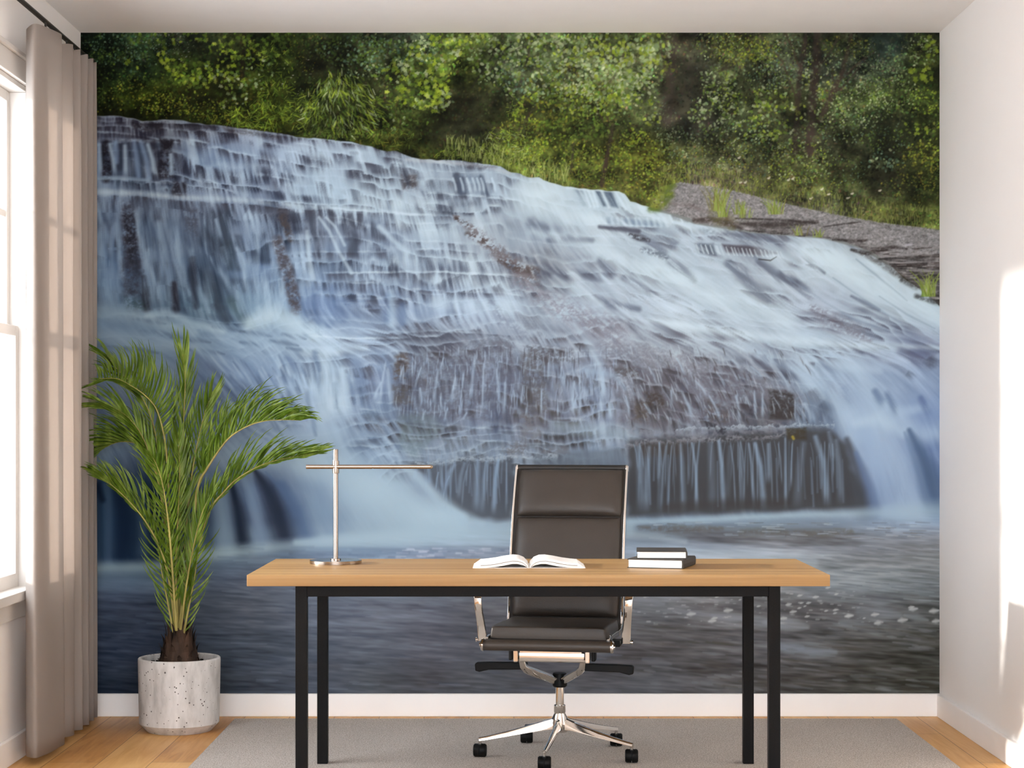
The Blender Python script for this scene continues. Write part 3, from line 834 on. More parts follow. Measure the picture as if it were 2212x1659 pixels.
    lw = ((1 - fm) * np.clip(inpool * sst(40, 120, Y - pl) + np.exp(-((X - 300) / 260) ** 4 - ((Y - 1130) / 110) ** 4), 0, 1))[..., None]
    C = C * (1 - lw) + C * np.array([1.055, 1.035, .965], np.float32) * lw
    C = np.clip(C, 0, 1)
    for k in range(3):
        C[3:-3, 3:-3, k] = (C[..., k] * .35 + blur(C[..., k], .95, .95) * .65)[3:-3, 3:-3]
    return np.clip(C, 0, 1), (X0, Y0, X1, Y1)

MARKS = r'''
D='2a2630'; BK='1f1a20'; BR='4c4242'; SL='3c4454'; WH='c4cfdc'; PW='d6dee6'; BL='9fb2d2'
# ---- left upper tier
ledge([(174,258),(240,264),(300,262)],9,.8,.3,c=D); ledge([(300,266),(350,264),(420,268),(480,274)],16,.95,.45,c=BK,thr=-.25)
P([(285,263),(345,262),(348,278),(330,283),(290,279)],BK,.75,5,'rough',.8)
P([(400,268),(470,272),(478,284),(410,282)],D,.55,4,'rough'); P([(480,276),(560,282),(620,294),(600,300),(500,290)],BR,.6,5,'rough')
ledge([(174,286),(240,287),(300,294),(350,302),(400,312)],10,.7,.6,c=D); ledge([(480,276),(560,284),(640,298),(700,304)],14,.8,.4,c=D,thr=-.1)
S([(180,303),(230,301),(300,303),(360,309)],3,'b0b4c0',.5,1.,'rough',.6)
P([(208,306),(345,308),(350,385),(208,388)],SL,.62,8,'streak',-1.1,.15)
S([(228,312),(232,350),(230,384)],[10,12,11],BK,.85,.5,'rough',.5,.2); S([(262,318),(258,360)],[8,9],'2c2f3e',.6,.6); S([(300,318),(300,380)],[7,9],'343e52',.6,.7)
P([(345,300),(378,306),(372,328),(350,326)],BK,.95,4,'rough',.4,.3); P([(346,326),(376,330),(382,388),(346,388)],BK,.8,5,'rough',.8,.1)
S([(330,312),(338,350),(340,384)],[8,9,9],'25222c',.7,.6,'streak',-.8,.3)
for a in [[(214,306),(216,345),(218,386)],[(236,306),(244,340),(250,384)],[(270,308),(271,350),(272,386)],[(318,306),(330,345),(334,386)],[(369,328),(371,360),(370,386)]]:
    S(a,[4,4.4,4.6],'b2bfd0',.72,1.,fade=.3)
for a in [[(250,308),(252,350)],[(290,307),(296,350),(300,380)],[(305,308),(318,350),(322,384)],[(212,310),(211,385)]]:
    S(a,[5,6,5],BL,.5,.9)
S([(185,386),(260,384),(320,390)],4,'97a5b8',.6,.9); ledge([(180,388),(260,388),(340,394),(390,396)],16,.7,.4,c='2c3644')
P([(375,392),(402,394),(404,426),(372,424)],'231f26',.85,5,'rough',.6,.2); S([(390,395),(398,424)],3,'8796ac',.5,.9)
S([(174,414),(300,418),(390,427),(520,432),(600,440),(670,447),(780,454),(900,464)],[6,6,6,5.5,6,6,5,3],'c6ced8',.8,1.,'streak',.35,.15)
ledge([(174,418),(300,423),(400,432),(520,438),(610,448),(700,455),(800,462)],26,.75,.0,c='3a3842',thr=-.05)
# dark steps right of the first tier
for (x,y,L,dp) in [(430,305,60,22),(480,320,50,16),(520,330,70,22),(590,308,60,16),(640,330,60,20),(575,345,60,26),(690,345,60,20),(660,312,60,14),(740,330,60,18),(800,350,70,20),(850,340,60,14),(770,365,60,24),(880,362,70,16),(960,352,60,12),(455,390,50,20),(610,385,60,26),(700,392,50,26)]:
    ledge([(x-L/2,y-3),(x,y),(x+L/2,y+8)],dp,.75,.55,c='34323e',thr=-.05)
P([(560,330),(600,338),(600,362),(565,350)],D,.5,8,'streak',-1,.1)
P([(598,345),(625,352),(640,392),(620,392)],'3a3c4a',.55,8,'streak',-1,.2); P([(870,378),(905,380),(905,412),(872,414)],BR,.75,8,'rough',.7,.1)
for (x0,y0,x1,y1) in [(986,380,992,412),(1000,388,1004,420),(1041,385,1050,420),(870,360,880,395)]:
    S([(x0,y0),(x1,y1)],[7,9],'383a46',.75,.7,'streak',-.8,.3)
P([(985,376),(1055,384),(1060,420),(990,418)],'5a6478',.5,8,'streak',-1.2,.1)
for x in (978,994,1008,1020,1030,1038,1062): S([(x,382),(x+6,400),(x+9,420)],[2,2.6,3],'ccd5e0',.65,1.,fade=.3)
for (x,y,r) in [(420,320,26),(480,350,30),(540,350,24),(560,300,16),(690,360,40),(760,400,45),(830,390,36),(940,400,30),(450,400,36),(520,400,34),(640,420,36),(720,430,40)]:
    S([(x,y-r*.6),(x+r*.25,y+r*.7)],[r*.4,r*.5],'bcc8d6',.5,1.,'streak',.8,.1)
S([(880,345),(960,350),(1010,355),(1060,362),(1100,374)],4,'b9b8bf',.6,.9); P([(1000,352),(1080,362),(1040,368),(1000,362)],'4a4650',.5,5,'rough')
# ---- the wide left drop
P([(262,432),(290,432),(302,500),(304,640),(268,640),(262,560)],'35323c',.72,10,'rough',.5,.1); S([(278,470),(284,520),(290,560)],[12,14,10],BK,.7,.6,'rough',.6,.1)
P([(450,452),(500,452),(505,520),(470,560),(440,520)],'363c48',.72,10,'streak',-.9,.2); P([(470,520),(510,520),(525,585),(490,580)],'3a4450',.7,8,'streak',-.8,.2)
P([(400,452),(425,452),(430,510),(405,500)],'423f49',.6,7,'rough'); P([(600,446),(632,455),(625,500),(600,480)],'5e5860',.6,7,'rough')
S([(612,470),(628,515)],[9,8],BR,.9,.5,'rough',.6,.1); S([(600,520),(615,570),(630,620),(640,668)],[11,14,14,12],'4d4448',.85,.5,'rough',.6,.1)
S([(312,600),(318,668)],[6,9],BK,.75,.6,'streak',-.6,.3); S([(375,615),(380,668)],[7,9],'241f27',.8,.6,'streak',-.6,.3); S([(416,560),(420,610),(424,662)],[7,8,7],'2a2c38',.75,.6,'streak',-.6,.3); S([(452,600),(470,660),(490,690)],[12,14,10],'363c48',.65,.8,'streak',-.8,.2)
S([(500,650),(530,690),(545,700)],[10,12,8],'4a5a60',.6,.8,'streak',-.8,.2); P([(268,640),(310,645),(315,672),(272,668)],'37464c',.7,8,'rough')
for a,wd,k in [([(205,425),(215,520),(222,600),(228,665)],[16,18,18,16],.35),([(292,445),(300,500),(312,560),(318,600)],[5,5,6,7],.6),([(318,530),(335,600),(348,668)],[8,11,10],.6),([(375,480),(384,560),(400,620),(408,668)],[6,9,12,10],.6),([(410,528),(428,590),(440,640),(452,680)],[4,6,7,7],.65),([(440,455),(443,520),(446,545),(470,580),(500,620),(520,680)],[2.5,2.5,3,5,6,7],.65),([(528,460),(545,470),(560,520),(566,560)],[10,12,11,9],.8),([(540,550),(565,600),(590,660),(600,690)],[14,18,18,14],.7),([(590,560),(605,610),(612,660)],[8,9,8],.55),([(645,500),(655,580),(665,660)],[8,12,14],.5),([(480,530),(486,560),(492,580)],[4,5,4],.55),([(508,530),(526,560),(530,600),(534,650)],[4,5,6,7],.55),([(340,470),(352,540),(356,600)],[5,6,7],.45),([(466,470),(478,520)],[4,5],.5),([(250,470),(262,560),(268,620)],[5,6,6],.35)]:
    S(a,wd,'b6c5d8',k*.8,1.,'streak',.7,.2,fade=.3)
S([(174,672),(240,676),(300,682),(350,700),(420,716)],[16,16,14,12,10],'a2aeba',.6,1.); S([(320,680),(360,675),(420,700),(480,715)],[7,8,8,8],'b4c1cd',.55,1.)
S([(540,700),(590,680),(640,700),(680,720)],[14,20,20,16],'c6d2dc',.75,1.); S([(174,720),(260,730),(340,745),(420,752)],[12,14,12,10],'9faab8',.5,1.)
for (x,y,L) in [(330,695,40),(350,720,44),(420,735,50),(310,758,46),(560,745,40),(620,742,36),(500,712,40),(660,758,40),(450,760,50),(240,750,40),(560,722,40),(640,728,30)]:
    S([(x-L,y-6),(x,y),(x+L*.7,y+5)],[3,5,2],'515d70',.5,1.,'streak',-.8,.1)
# ---- stepped middle
for pts,dp,b in [([(670,449),(760,455),(860,462),(960,466)],16,.7),([(820,482),(900,483),(985,482)],14,.75),([(700,470),(740,470),(800,490)],16,.4),([(860,520),(930,523),(1010,530)],14,.7),([(890,541),(960,540),(1040,548)],12,.7),([(690,590),(780,590),(900,588),(1000,592),(1140,596)],18,.75),([(740,612),(800,612),(830,614)],16,.5),([(880,625),(960,628),(1080,634),(1140,640)],14,.6),([(760,645),(840,645),(900,648)],18,.5),([(780,668),(830,668)],14,.4),([(640,545),(700,546),(760,545),(850,543)],14,.5),([(910,420),(960,418),(1010,424),(1060,426)],12,.8),([(905,440),(950,440),(985,446)],10,.6),([(1040,428),(1090,432),(1130,436)],14,.6),([(1050,448),(1085,448)],16,.5),([(920,468),(970,466),(990,476)],10,.5),([(660,727),(760,730),(870,731),(960,728)],10,.8),([(850,722),(950,716),(1060,722),(1140,724)],8,.5)]:
    ledge(pts,dp,.7,b,c='4a4a56',bc='d2dae2')
for a,wd in [([(668,460),(690,520),(690,550)],[10,12,8]),([(752,500),(770,520),(760,545)],[10,12,10]),([(690,450),(740,470),(800,490),(820,512)],[6,8,12,10]),([(845,555),(852,575),(852,590)],[9,10,8]),([(908,420),(960,425)],[8,8]),([(905,448),(975,455)],[9,9])]:
    S(a,wd,'3e404c',.62,.7,'streak',-1,.2)
for a,wd in [([(690,470),(712,500),(730,540),(760,590)],[3,3.5,3.5,4]),([(705,470),(725,490),(745,530)],[2.5,3,3]),([(664,500),(668,560),(676,600)],[4,5,6]),([(820,490),(850,520),(880,545)],[5,5,6])]:
    S(a,wd,'c3cedb',.6,.9)
for (x,y,rx) in [(900,440,50),(960,500,60),(900,560,60),(1000,560,50),(960,600,70),(1060,610,50),(820,440,60),(880,480,40),(950,650,60),(1060,660,60)]:
    S([(x-rx*.6,y),(x+rx*.6,y+4)],14,'ccd5dd',.42,1.,'streak',.6,.2)
for a in [[(680,640),(684,680),(690,720)],[(700,650),(712,700)],[(740,650),(742,690)],[(720,620),(724,690)],[(840,640),(838,690)],[(870,660),(868,700)],[(660,660),(664,720)]]:
    S(a,[7,9,8],'5f7090',.5,.9,'streak',-.9,.2)
S([(846,630),(848,700)],[6,9],'c0cede',.5,1.)
# rough brown rock running down the middle
S([(982,472),(1020,500),(1052,528),(1090,560),(1130,590),(1150,600)],[5,10,14,16,18,16],'6b5d5e',.75,.7,'warp',1.2,.05)
S([(1010,506),(1045,520),(1060,530)],[6,8,6],'40302c',.6,.7,'rough',1.2,0); S([(1080,562),(1120,580),(1160,585)],[5,9,8],'4a3b38',.6,.7,'rough',1.2,0)
S([(1120,610),(1160,640),(1220,672),(1270,700),(1330,720)],[12,18,22,24,24],'837a84',.62,.9,'warp',1.,.0)
S([(1060,660),(1090,700),(1130,730)],[8,12,14],'6f7080',.35,.9,'warp',1)
S([(985,472),(1010,485)],[4,3],'3a2a26',.7,.6,'rough')
# ---- upper right tiers
P([(1240,408),(1282,410),(1300,446),(1262,446)],'6f7e90',.7,5,'streak',-.8,.2); P([(1288,411),(1322,413),(1338,450),(1304,448)],'4a5464',.85,4,'streak',-.6,.35)
for a in [[(1262,408),(1276,446)],[(1280,411),(1292,446)],[(1300,412),(1316,448)],[(1330,414),(1352,452)],[(1270,409),(1285,447)]]: S(a,[3,3],'d2dbe4',.75,.9)
S([(1226,406),(1280,409),(1340,414)],3,'c9d0d8',.8,.9); S([(1340,414),(1362,440),(1390,452)],[6,8,8],'ccd6de',.8,1.)
P([(1290,470),(1440,478),(1440,490),(1300,486)],'64738a',.6,5,'streak',-1.2,.2)
for x in range(1306,1440,13): S([(x+rng.uniform(-3,3),472),(x+6,488)],[2.6,3.6],'d4dce4',.5,1.)
S([(1296,490),(1340,494),(1380,500)],[4,6,5],'4a4854',.8,.8); ledge([(1290,487),(1360,488),(1430,492)],12,.6,.6,c='4a4854')
S([(1362,508),(1380,514),(1402,520)],[4,6,4],'38343a',.85,.7,'rough',1); P([(1390,516),(1460,520),(1440,545),(1400,540)],'666878',.6,8,'streak',-.9,.2)
S([(1390,540),(1430,550),(1440,556)],[6,8,6],'4c505c',.6,.8,'rough')
P([(1445,462),(1492,468),(1492,482),(1452,476)],'3a3436',.8,3,'rough',.4,.3)
for x in (1447,1468,1484): S([(x,464),(x+7,480)],[2.6,2.2],'cfd6de',.8,.9)
S([(1430,455),(1490,462)],2.5,'8a868c',.7,.8)
S([(1550,505),(1600,510),(1650,516),(1700,524)],[4,6,6,4],'5a5a68',.6,.8,'streak',-.8,.3); S([(1515,495),(1540,500)],[5,5],'5a6270',.7,.8,'rough')
P([(1500,525),(1540,528),(1550,550),(1512,548)],'4c505c',.75,5,'streak',-.6,.3); P([(1560,528),(1640,534),(1680,548),(1650,552),(1570,546)],'4e464e',.85,4,'streak',-.4,.4)
for x in range(1506,1690,9):
    xx=x+rng.uniform(-3,3); S([(xx,528+(x-1506)*.09),(xx+4,540+(x-1506)*.08),(xx+7,547+(x-1506)*.06)],[1.2,1.9,1.3],'d0d6dc',rng.uniform(.4,.85),.9)
S([(1640,560),(1665,563),(1678,555)],[1.5,1.5,1],'34302f',.8,.5)
for a,wd in [([(1450,565),(1480,590),(1500,605)],[9,12,6]),([(1576,570),(1600,590),(1620,615),(1660,650)],[10,14,10,5]),([(1350,600),(1400,630),(1450,660)],[6,8,8]),([(1240,590),(1290,600),(1320,595)],[8,10,8]),([(1130,555),(1180,575),(1220,595)],[6,9,9]),([(1150,480),(1180,495)],[10,8]),([(1180,520),(1230,515),(1280,520)],[5,7,5]),([(1300,560),(1320,590)],[8,10]),([(1160,595),(1200,596),(1220,598)],[10,11,8]),([(1280,640),(1330,660),(1380,668)],[6,8,6]),([(1730,560),(1755,575),(1780,590)],[5,5,4]),([(1640,570),(1680,600),(1720,610)],[8,12,9]),([(1690,592),(1730,620),(1750,640)],[9,12,9]),([(1840,640),(1870,655),(1900,670)],[3,5,3])]:
    S(a,wd,'565867',.62,.9,'streak',-1,.15)
S([(1755,670),(1800,700),(1850,720),(1880,735)],[8,16,16,6],'7c7681',.75,.9,'warp',.7,.1); S([(1760,672),(1800,690),(1830,710)],[4,6,4],'5c545e',.5,.9,'streak',-1)
S([(1600,600),(1680,650),(1760,690),(1850,735)],[3,5,5,4],'aab2c2',.4,1.,'streak',1)
for a,wd,k in [([(1130,430),(1180,450),(1240,470),(1300,475)],[22,26,20,10],.6),([(1360,450),(1430,470),(1500,490),(1560,495)],[10,12,10,8],.7),([(1150,500),(1250,520),(1340,560),(1420,590),(1500,600)],[8,12,18,18,14],.45),([(1440,590),(1520,630),(1600,660),(1700,690)],[10,18,20,18],.5),([(1740,540),(1800,560),(1860,590),(1930,640),(2031,700)],[10,22,32,34,30],.75),([(1400,690),(1550,715),(1700,735),(1850,748),(2031,752)],[5,8,9,7,5],.6),([(1600,620),(1700,660)],[10,10],.3),([(1640,545),(1700,560)],[10,12],.4),([(1200,600),(1270,640),(1300,655)],[8,9,6],.4)]:
    S(a,wd,'d3dce4',k,1.,'streak',.3,.4)
for a in [[(1850,560),(1900,600),(1960,650)],[(1800,600),(1870,650),(1950,700)],[(1700,600),(1780,650),(1860,700)],[(1900,640),(1960,680),(2020,710)],[(1760,640),(1850,690),(1920,715)]]:
    S(a,[1.5,2.5,1.5],'8791a4',.5,.9,'streak',-.6,.2)
# ---- dome of wet rock
P([(850,800),(880,768),(940,742),(1040,735),(1100,738),(1110,800),(1110,905),(860,905)],'5a5660',.5,12,'rough',.7,.05)
P([(1120,760),(1180,775),(1190,900),(1125,905)],'58504f',.55,10,'rough',.9,.05)
P([(1300,740),(1450,750),(1600,790),(1720,850),(1720,925),(1340,925)],'6a6068',.42,16,'rough',.8,.05)
P([(1140,745),(1240,755),(1245,785),(1150,790)],'4e474a',.6,7,'rough',.8); P([(1395,845),(1430,850),(1440,880),(1400,880)],'463b36',.75,7,'rough',.7,.1); P([(1365,870),(1400,860),(1400,910),(1370,910)],'574a40',.6,7,'rough',1)
P([(1325,795),(1380,795),(1380,815),(1330,815)],'4e4644',.6,5,'rough',.7); P([(1660,840),(1712,850),(1718,905),(1662,905)],'3f3837',.88,5,'rough',.5,.25); P([(1520,860),(1570,880),(1565,915),(1520,910)],'574c4a',.55,7,'rough')
P([(852,770),(880,762),(884,820),(850,822)],'5e5049',.75,6,'rough',.8,.1); P([(848,832),(885,832),(888,872),(850,870)],'5a5250',.75,6,'rough',.5,.2)
P([(700,770),(830,760),(840,800),(720,870),(690,840)],'6d7b98',.35,14,'streak',-.8,.1)
for (x,y,L) in [(870,778,40),(950,760,60),(1020,755,60),(1200,752,60),(1260,742,60),(1340,775,70),(1440,765,60),(1520,770,80),(1570,790,70),(1420,832,80),(1480,848,60),(1380,818,40),(1620,830,60),(1560,845,60),(1660,800,60),(1300,820,50),(1240,810,50),(1690,838,40),(880,830,34),(1190,812,50),(1600,870,60),(1500,900,60),(1230,905,90),(1010,885,90),(1540,805,70),(1450,795,60)]:
    ledge([(x-L/2,y-2),(x,y),(x+L/2,y+6)],12,.8,.6,c='463f42',bc='b9bcc8',thr=-.1)
STR=[(835,775,820,880,3),(838,790,843,880,5.5),(826,822,806,872,3.5),(872,790,866,818,2.5),(912,790,896,845,2.4),(908,835,912,880,3),(948,790,938,880,4),(985,812,974,880,3.4),(1002,800,996,900,3),(1028,760,1016,880,3.8),(1072,790,1080,880,4),(1092,820,1090,905,3.6),(1130,830,1126,880,2.6),(1010,890,1000,910,3),(920,885,912,912,3),(968,880,960,915,2.6),(1046,780,1042,900,2.6),(960,770,952,800,2),(890,770,900,790,2),
     (1170,840,1170,900,2.4),(1204,860,1206,905,2.2),(1240,820,1240,905,6),(1256,830,1252,905,3),(1298,830,1300,910,6),(1318,868,1318,912,8),(1302,800,1306,860,4),(1186,780,1184,830,3),(1214,790,1210,820,3),(1270,760,1290,800,4),(1350,850,1362,905,3),(1390,870,1408,900,2.6),(1470,840,1500,915,4.2),(1450,840,1452,880,3),(1530,850,1560,918,3.4),(1500,820,1530,860,3),(1590,850,1600,920,4),(1630,840,1632,905,3.2),(1648,845,1648,910,3.2),(1718,862,1718,910,2),(1735,868,1760,918,8),(1580,775,1600,800,3),(1460,770,1480,815,2.6),(1400,790,1420,832,2.6),(1545,800,1570,840,2.6),(1620,790,1650,820,2.4),(1680,800,1710,850,3)]
for (x0,y0,x1,y1,wd) in STR:
    S([(x0,y0),((x0+x1)/2+(x1-x0)*.12,(y0+y1)/2),(x1,y1)],[wd*.5,wd*.75,wd*1.0],'aebacd',.7,1.,'streak',.3,.35,.35)
for _ in range(330):
    x=rng.uniform(856,1335); y=rng.uniform(742,885); L=rng.uniform(12,46)
    S([(x,y),(x+rng.uniform(-2,2),y+L*.5),(x-rng.uniform(-2,4),y+L)],[.6,1.2,1.5],rng.choice(['aab4c8','b6c2d4','98a4bc','443e44']),rng.uniform(.25,.6),.9,fade=.5)
for _ in range(330):
    x=rng.uniform(1340,1745); y=rng.uniform(742,900); L=rng.uniform(10,40); k=rng.uniform(.15,.6)
    S([(x,y),(x+L*k*.6,y+L*.5),(x+L*k,y+L)],[.6,1.3,1.3],rng.choice(['b0b6c4','bcc2cc','a2a8b8','463d3c']),rng.uniform(.25,.6),.9,fade=.5)
S([(1240,700),(1270,740),(1296,790),(1300,830)],[5,7,6,5],'b9c4d4',.55,1.); S([(1265,800),(1330,812),(1350,840)],[5,6,4],'9eabc0',.5,1.)
# slabs below the dome
P([(862,895),(940,900),(960,930),(900,985),(862,970)],'6d7a7c',.5,10,'rough',.4,.1)
for (x,y,L) in [(900,915,70),(960,920,80),(1030,925,90),(1110,930,80),(1180,935,80),(1260,935,90),(900,950,60),(980,948,80),(1060,952,90),(1150,958,80),(940,970,60),(1020,975,80),(1100,972,80),(900,985,60),(1000,990,60),(1200,960,80),(1280,955,60)]:
    ledge([(x-L/2,y-2),(x,y),(x+L/2,y+2)],8,.55,.5,c='5c6068',bc='b9c2cc',thr=-.05)
P([(1090,960),(1140,950),(1150,985),(1090,990)],'625a5c',.6,9,'rough',1); P([(1170,965),(1230,960),(1235,985),(1170,990)],'6a6366',.5,8,'rough',1); P([(1130,900),(1170,900),(1170,960),(1125,950)],'7a7478',.55,9,'rough',1)
S([(1200,920),(1300,930),(1370,940)],[12,16,12],'a6b2be',.5,1.); S([(1360,930),(1440,945),(1560,942),(1700,930)],[9,12,12,8],'8d8a94',.65,.9,'warp',1.1,.1); S([(1460,932),(1510,924),(1560,927),(1620,924),(1690,923),(1750,919),(1800,922)],[2,4,3,4,3,4,3],'b9c0ca',.65,1.,'warp',.9,.1)
P([(695,780),(745,780),(760,870),(740,960),(690,960)],'b2c0d0',.4,16,'streak',.4,.4)
for (x,y,L) in [(740,880,50),(800,885,60),(780,915,60),(830,918,50),(810,945,60),(780,965,70),(850,960,50),(840,985,60),(830,870,50)]:
    ledge([(x-L/2,y-1),(x,y),(x+L/2,y+3)],12,.5,.6,c='5d6b84',bc='bcc8d6')
P([(788,888),(816,885),(818,912),(790,912)],'5a6678',.55,7,'rough',.4,.2)
for a,wd,k in [([(700,770),(712,820),(716,880)],[10,14,16],.6),([(740,800),(742,850),(745,885)],[6,8,9],.5),([(665,820),(690,860),(700,900)],[5,6,8],.4),([(660,760),(720,760),(790,752)],[9,10,7],.55)]:
    S(a,wd,'c9d4e0',k,1.,'streak',.3,.4)
for a in [[(664,850),(676,900),(682,940)],[(725,830),(726,880)],[(762,830),(766,870)],[(680,760),(690,800)],[(780,840),(782,875)]]:
    S(a,[5,6,4],'64748f',.45,.9,'streak',-.5,.3)
# lower overhang: dark hollow with thin strands
P([(958,1000),(1000,992),(1110,992),(1110,1122),(1020,1122),(960,1075),(905,1030),(880,1005)],'53545c',.88,10,'rough',0,.4)
P([(1352,955),(1400,950),(1700,935),(1790,925),(1830,960),(1880,1100),(1360,1118)],'474446',.88,11,'rough',0,.4)
P([(1150,985),(1352,965),(1352,1118),(1150,1120)],'5c616c',.6,8)
S([(900,1006),(960,999),(1010,992),(1060,995),(1110,988),(1200,988)],[3,5,3,5,4,4],'b2b8c2',.65,1.,'warp',.9,.15); S([(1348,966),(1400,955),(1440,957),(1500,951),(1550,953),(1600,947),(1650,948),(1700,940)],[4,5,3,5,3,5,3,4],'938e96',.7,1.,'warp',.9,.1)
P([(1380,958),(1480,956),(1480,985),(1385,985)],'4a403c',.5,8); P([(1700,925),(1745,924),(1745,952),(1702,950)],'453c30',.85,4,'rough',.5,.3); S([(1713,944),(1715,948)],3,'a08a3c',.9,.6)
FALL=[(rng.uniform(905,1100),1000,0,1112,1.4,.4) for _ in range(16)]+[(rng.uniform(1360,1830),955,0,1108,rng.uniform(1,2.2),rng.uniform(.25,.55)) for _ in range(44)]+[(985,1000,962,1060,6,.5),(1005,996,990,1085,5,.4),(1033,994,1030,1115,8,.5),(1052,994,1042,1118,5,.45),(1078,994,1066,1120,5,.85),(1095,996,1094,1118,2.5,.4),(948,1020,942,1062,2,.7),(925,1010,930,1050,5,.45),(900,1015,895,1040,5,.5),(972,1030,958,1080,2,.6),(1008,1020,998,1100,2,.4),
 (1378,965,1388,1116,9,.45),(1403,960,1398,1116,6,.55),(1426,958,1424,1116,4,.3),(1440,956,1428,1116,3,.45),(1470,954,1478,1116,6,.4),(1452,956,1444,1116,2,.55),(1495,952,1508,1112,3.5,.6),(1512,955,1502,1112,3,.5),(1535,956,1540,1112,9,.3),(1553,950,1564,1112,5.5,.8),(1600,955,1604,1108,5,.3),(1578,958,1590,1108,2,.5),(1618,952,1630,1108,3.5,.5),(1630,950,1652,1112,6.5,.78),(1660,955,1662,1050,5,.55),(1697,945,1698,1108,3.4,.7),(1738,950,1722,1108,9,.3),(1712,955,1710,1060,2.4,.4),(1760,940,1790,1104,8,.62),(1806,950,1818,1100,7,.42),(1790,935,1800,1000,6,.4),(1578,962,1572,1090,6,.22)]
for (x0,y0,x1,y1,wd,k) in FALL:
    if x1 == 0: x1 = x0 + rng.uniform(-8, 12); y1 = y0 + (y1 - y0) * rng.uniform(.4, 1)
    wd = wd * .8; y0 = y0 + rng.uniform(-6, 2)
    S([(x0,y0),(x0+(x1-x0)*.6,y0+(y1-y0)*.35),(x1,y1)],[wd*.7,wd*.95,wd*1.2],'9aabc4',k*.92,1.,'streak',.2,.45,.22)
for _ in range(46):
    x=rng.choice([rng.uniform(910,1100),rng.uniform(1360,1830)]); y=rng.uniform(965,1010)
    S([(x,y),(x+rng.uniform(-4,6),y+rng.uniform(60,110))],[1.2,2],'8492aa',rng.uniform(.15,.4),.9)
S([(1440,1095),(1560,1090),(1700,1085)],[8,10,8],'443c3a',.4,1.)
# ---- right hand fall
for a,wd,k,c in [([(1640,770),(1720,800),(1780,850),(1830,900),(1850,940)],[8,12,14,16,18],.55,'b9c6d8'),([(1780,760),(1850,800),(1890,860),(1910,910)],[8,14,18,20],.5,'bac7d8'),([(1840,905),(1885,950),(1930,1020),(1965,1095)],[26,38,44,50],.75,'b4c1d6'),([(1860,930),(1890,1000),(1905,1095)],[22,30,34],.4,'8e9fbf'),([(1940,900),(1985,940),(2031,935)],[12,18,18],.6,'b6c3d6'),([(1700,760),(1800,790),(1900,800)],[7,8,7],.35,'c2ccda'),([(1900,870),(1950,890),(2000,880)],[8,10,8],.5,'b9c6d8'),([(1850,915),(1900,905),(1950,935)],[10,12,10],.55,'c2cedd')]:
    S(a,wd,c,k,1.,'streak',.18,.45)
for a,wd,c in [([(1885,835),(1902,865),(1910,890)],[4,6,4],'5c6a88'),([(1912,840),(1930,880),(1940,910)],[3,5,4],'62708c'),([(1985,850),(2000,880),(2015,910)],[4,5,4],'56648a'),([(1905,770),(1950,790),(1975,830)],[4,6,5],'60606f'),([(1930,760),(1980,775),(2010,800)],[8,10,8],'5c5c70'),([(1960,800),(1985,815)],[7,6],'4c5058'),([(2005,770),(2025,800)],[8,9],'3e3f4a'),([(1880,760),(1920,785)],[4,4],'65657a'),([(1960,770),(2031,762)],[8,10],'6b6e8a'),([(1760,780),(1820,810)],[4,3],'7f8aa0'),([(1820,830),(1840,880)],[4,6],'8592ac'),([(1770,870),(1800,900)],[7,8],'535a6a'),([(1750,840),(1775,880)],[6,7],'585660')]:
    S(a,[v*1.5 for v in wd],c,.6,1.,'streak',-.8,.25,fade=.6)
S([(1965,930),(1990,980),(2012,1040),(2025,1095)],[5,13,20,22],'53637f',.8,1.); S([(1955,935),(1975,990),(1998,1060),(2010,1098)],[3,6,8,8],'72829f',.5,1.)
S([(1830,950),(1855,1020),(1870,1100)],[6,14,20],'4a4a50',.75,1.); S([(1850,980),(1880,1060),(1890,1105)],[5,10,14],'66769a',.6,1.)
# ---- lower left falls and spray
P([(174,1035),(330,1040),(360,1110),(350,1200),(174,1215)],'23344f',.7,18)
for a,wd,k in [([(232,1050),(236,1120),(238,1215)],[10,14,14],.35),([(205,1060),(205,1210)],[8,10],.3),([(300,1040),(310,1120),(312,1190)],[8,12,12],.3)]: S(a,wd,'6d86ae',k,1.)
S([(260,1060),(266,1130),(262,1200)],[12,18,18],'14223c',.65,1.); S([(210,1050),(222,1080)],[8,6],'101a30',.7,1.); S([(330,1080),(345,1190)],[14,16],'131d32',.65,1.)
P([(430,1060),(470,1040),(470,1190),(440,1195)],'2a3a58',.55,12); S([(500,1040),(512,1100),(525,1180)],[5,13,17],'1f2638',.9,1.); S([(550,1015),(580,1060),(605,1110),(618,1168)],[4,16,24,26],'2c3244',.92,1.); S([(610,1050),(640,1100),(660,1160)],[10,20,20],'54678a',.7,1.); S([(690,1090),(720,1150)],[18,18],'8094b0',.35,1.)
S([(470,1040),(480,1100),(486,1186)],[12,18,20],'8698b6',.85,1.); S([(515,1010),(540,1060),(556,1120),(566,1176)],[6,12,14,15],'8293b2',.85,1.); S([(575,1020),(610,1060),(640,1110)],[2,5,8],'5a6c8e',.5,1.)
S([(660,1000),(740,1020),(830,1060),(920,1105),(990,1128)],[28,34,36,30,16],'b9c7d4',.6,1.); S([(760,1060),(840,1110),(900,1140)],[34,40,24],'b2c0ce',.45,1.); S([(880,1012),(930,1060),(990,1110),(1040,1130)],[8,10,12,8],'b4c2d0',.55,1.)
S([(174,1040),(240,960),(330,950),(420,960),(520,985),(620,990)],[18,20,20,18,16,18],'99a8ba',.55,1.,'streak',.5,.3)
for (x,y,L,c) in [(210,858,26,'39405a'),(240,880,26,'4a5670'),(470,800,40,'5a6378'),(500,850,50,'49536a'),(520,830,40,'535d74'),(560,860,40,'4d5d7d'),(440,780,40,'66708a'),(600,830,40,'60708e'),(640,790,40,'6a7894'),(630,880,30,'586c8e')]:
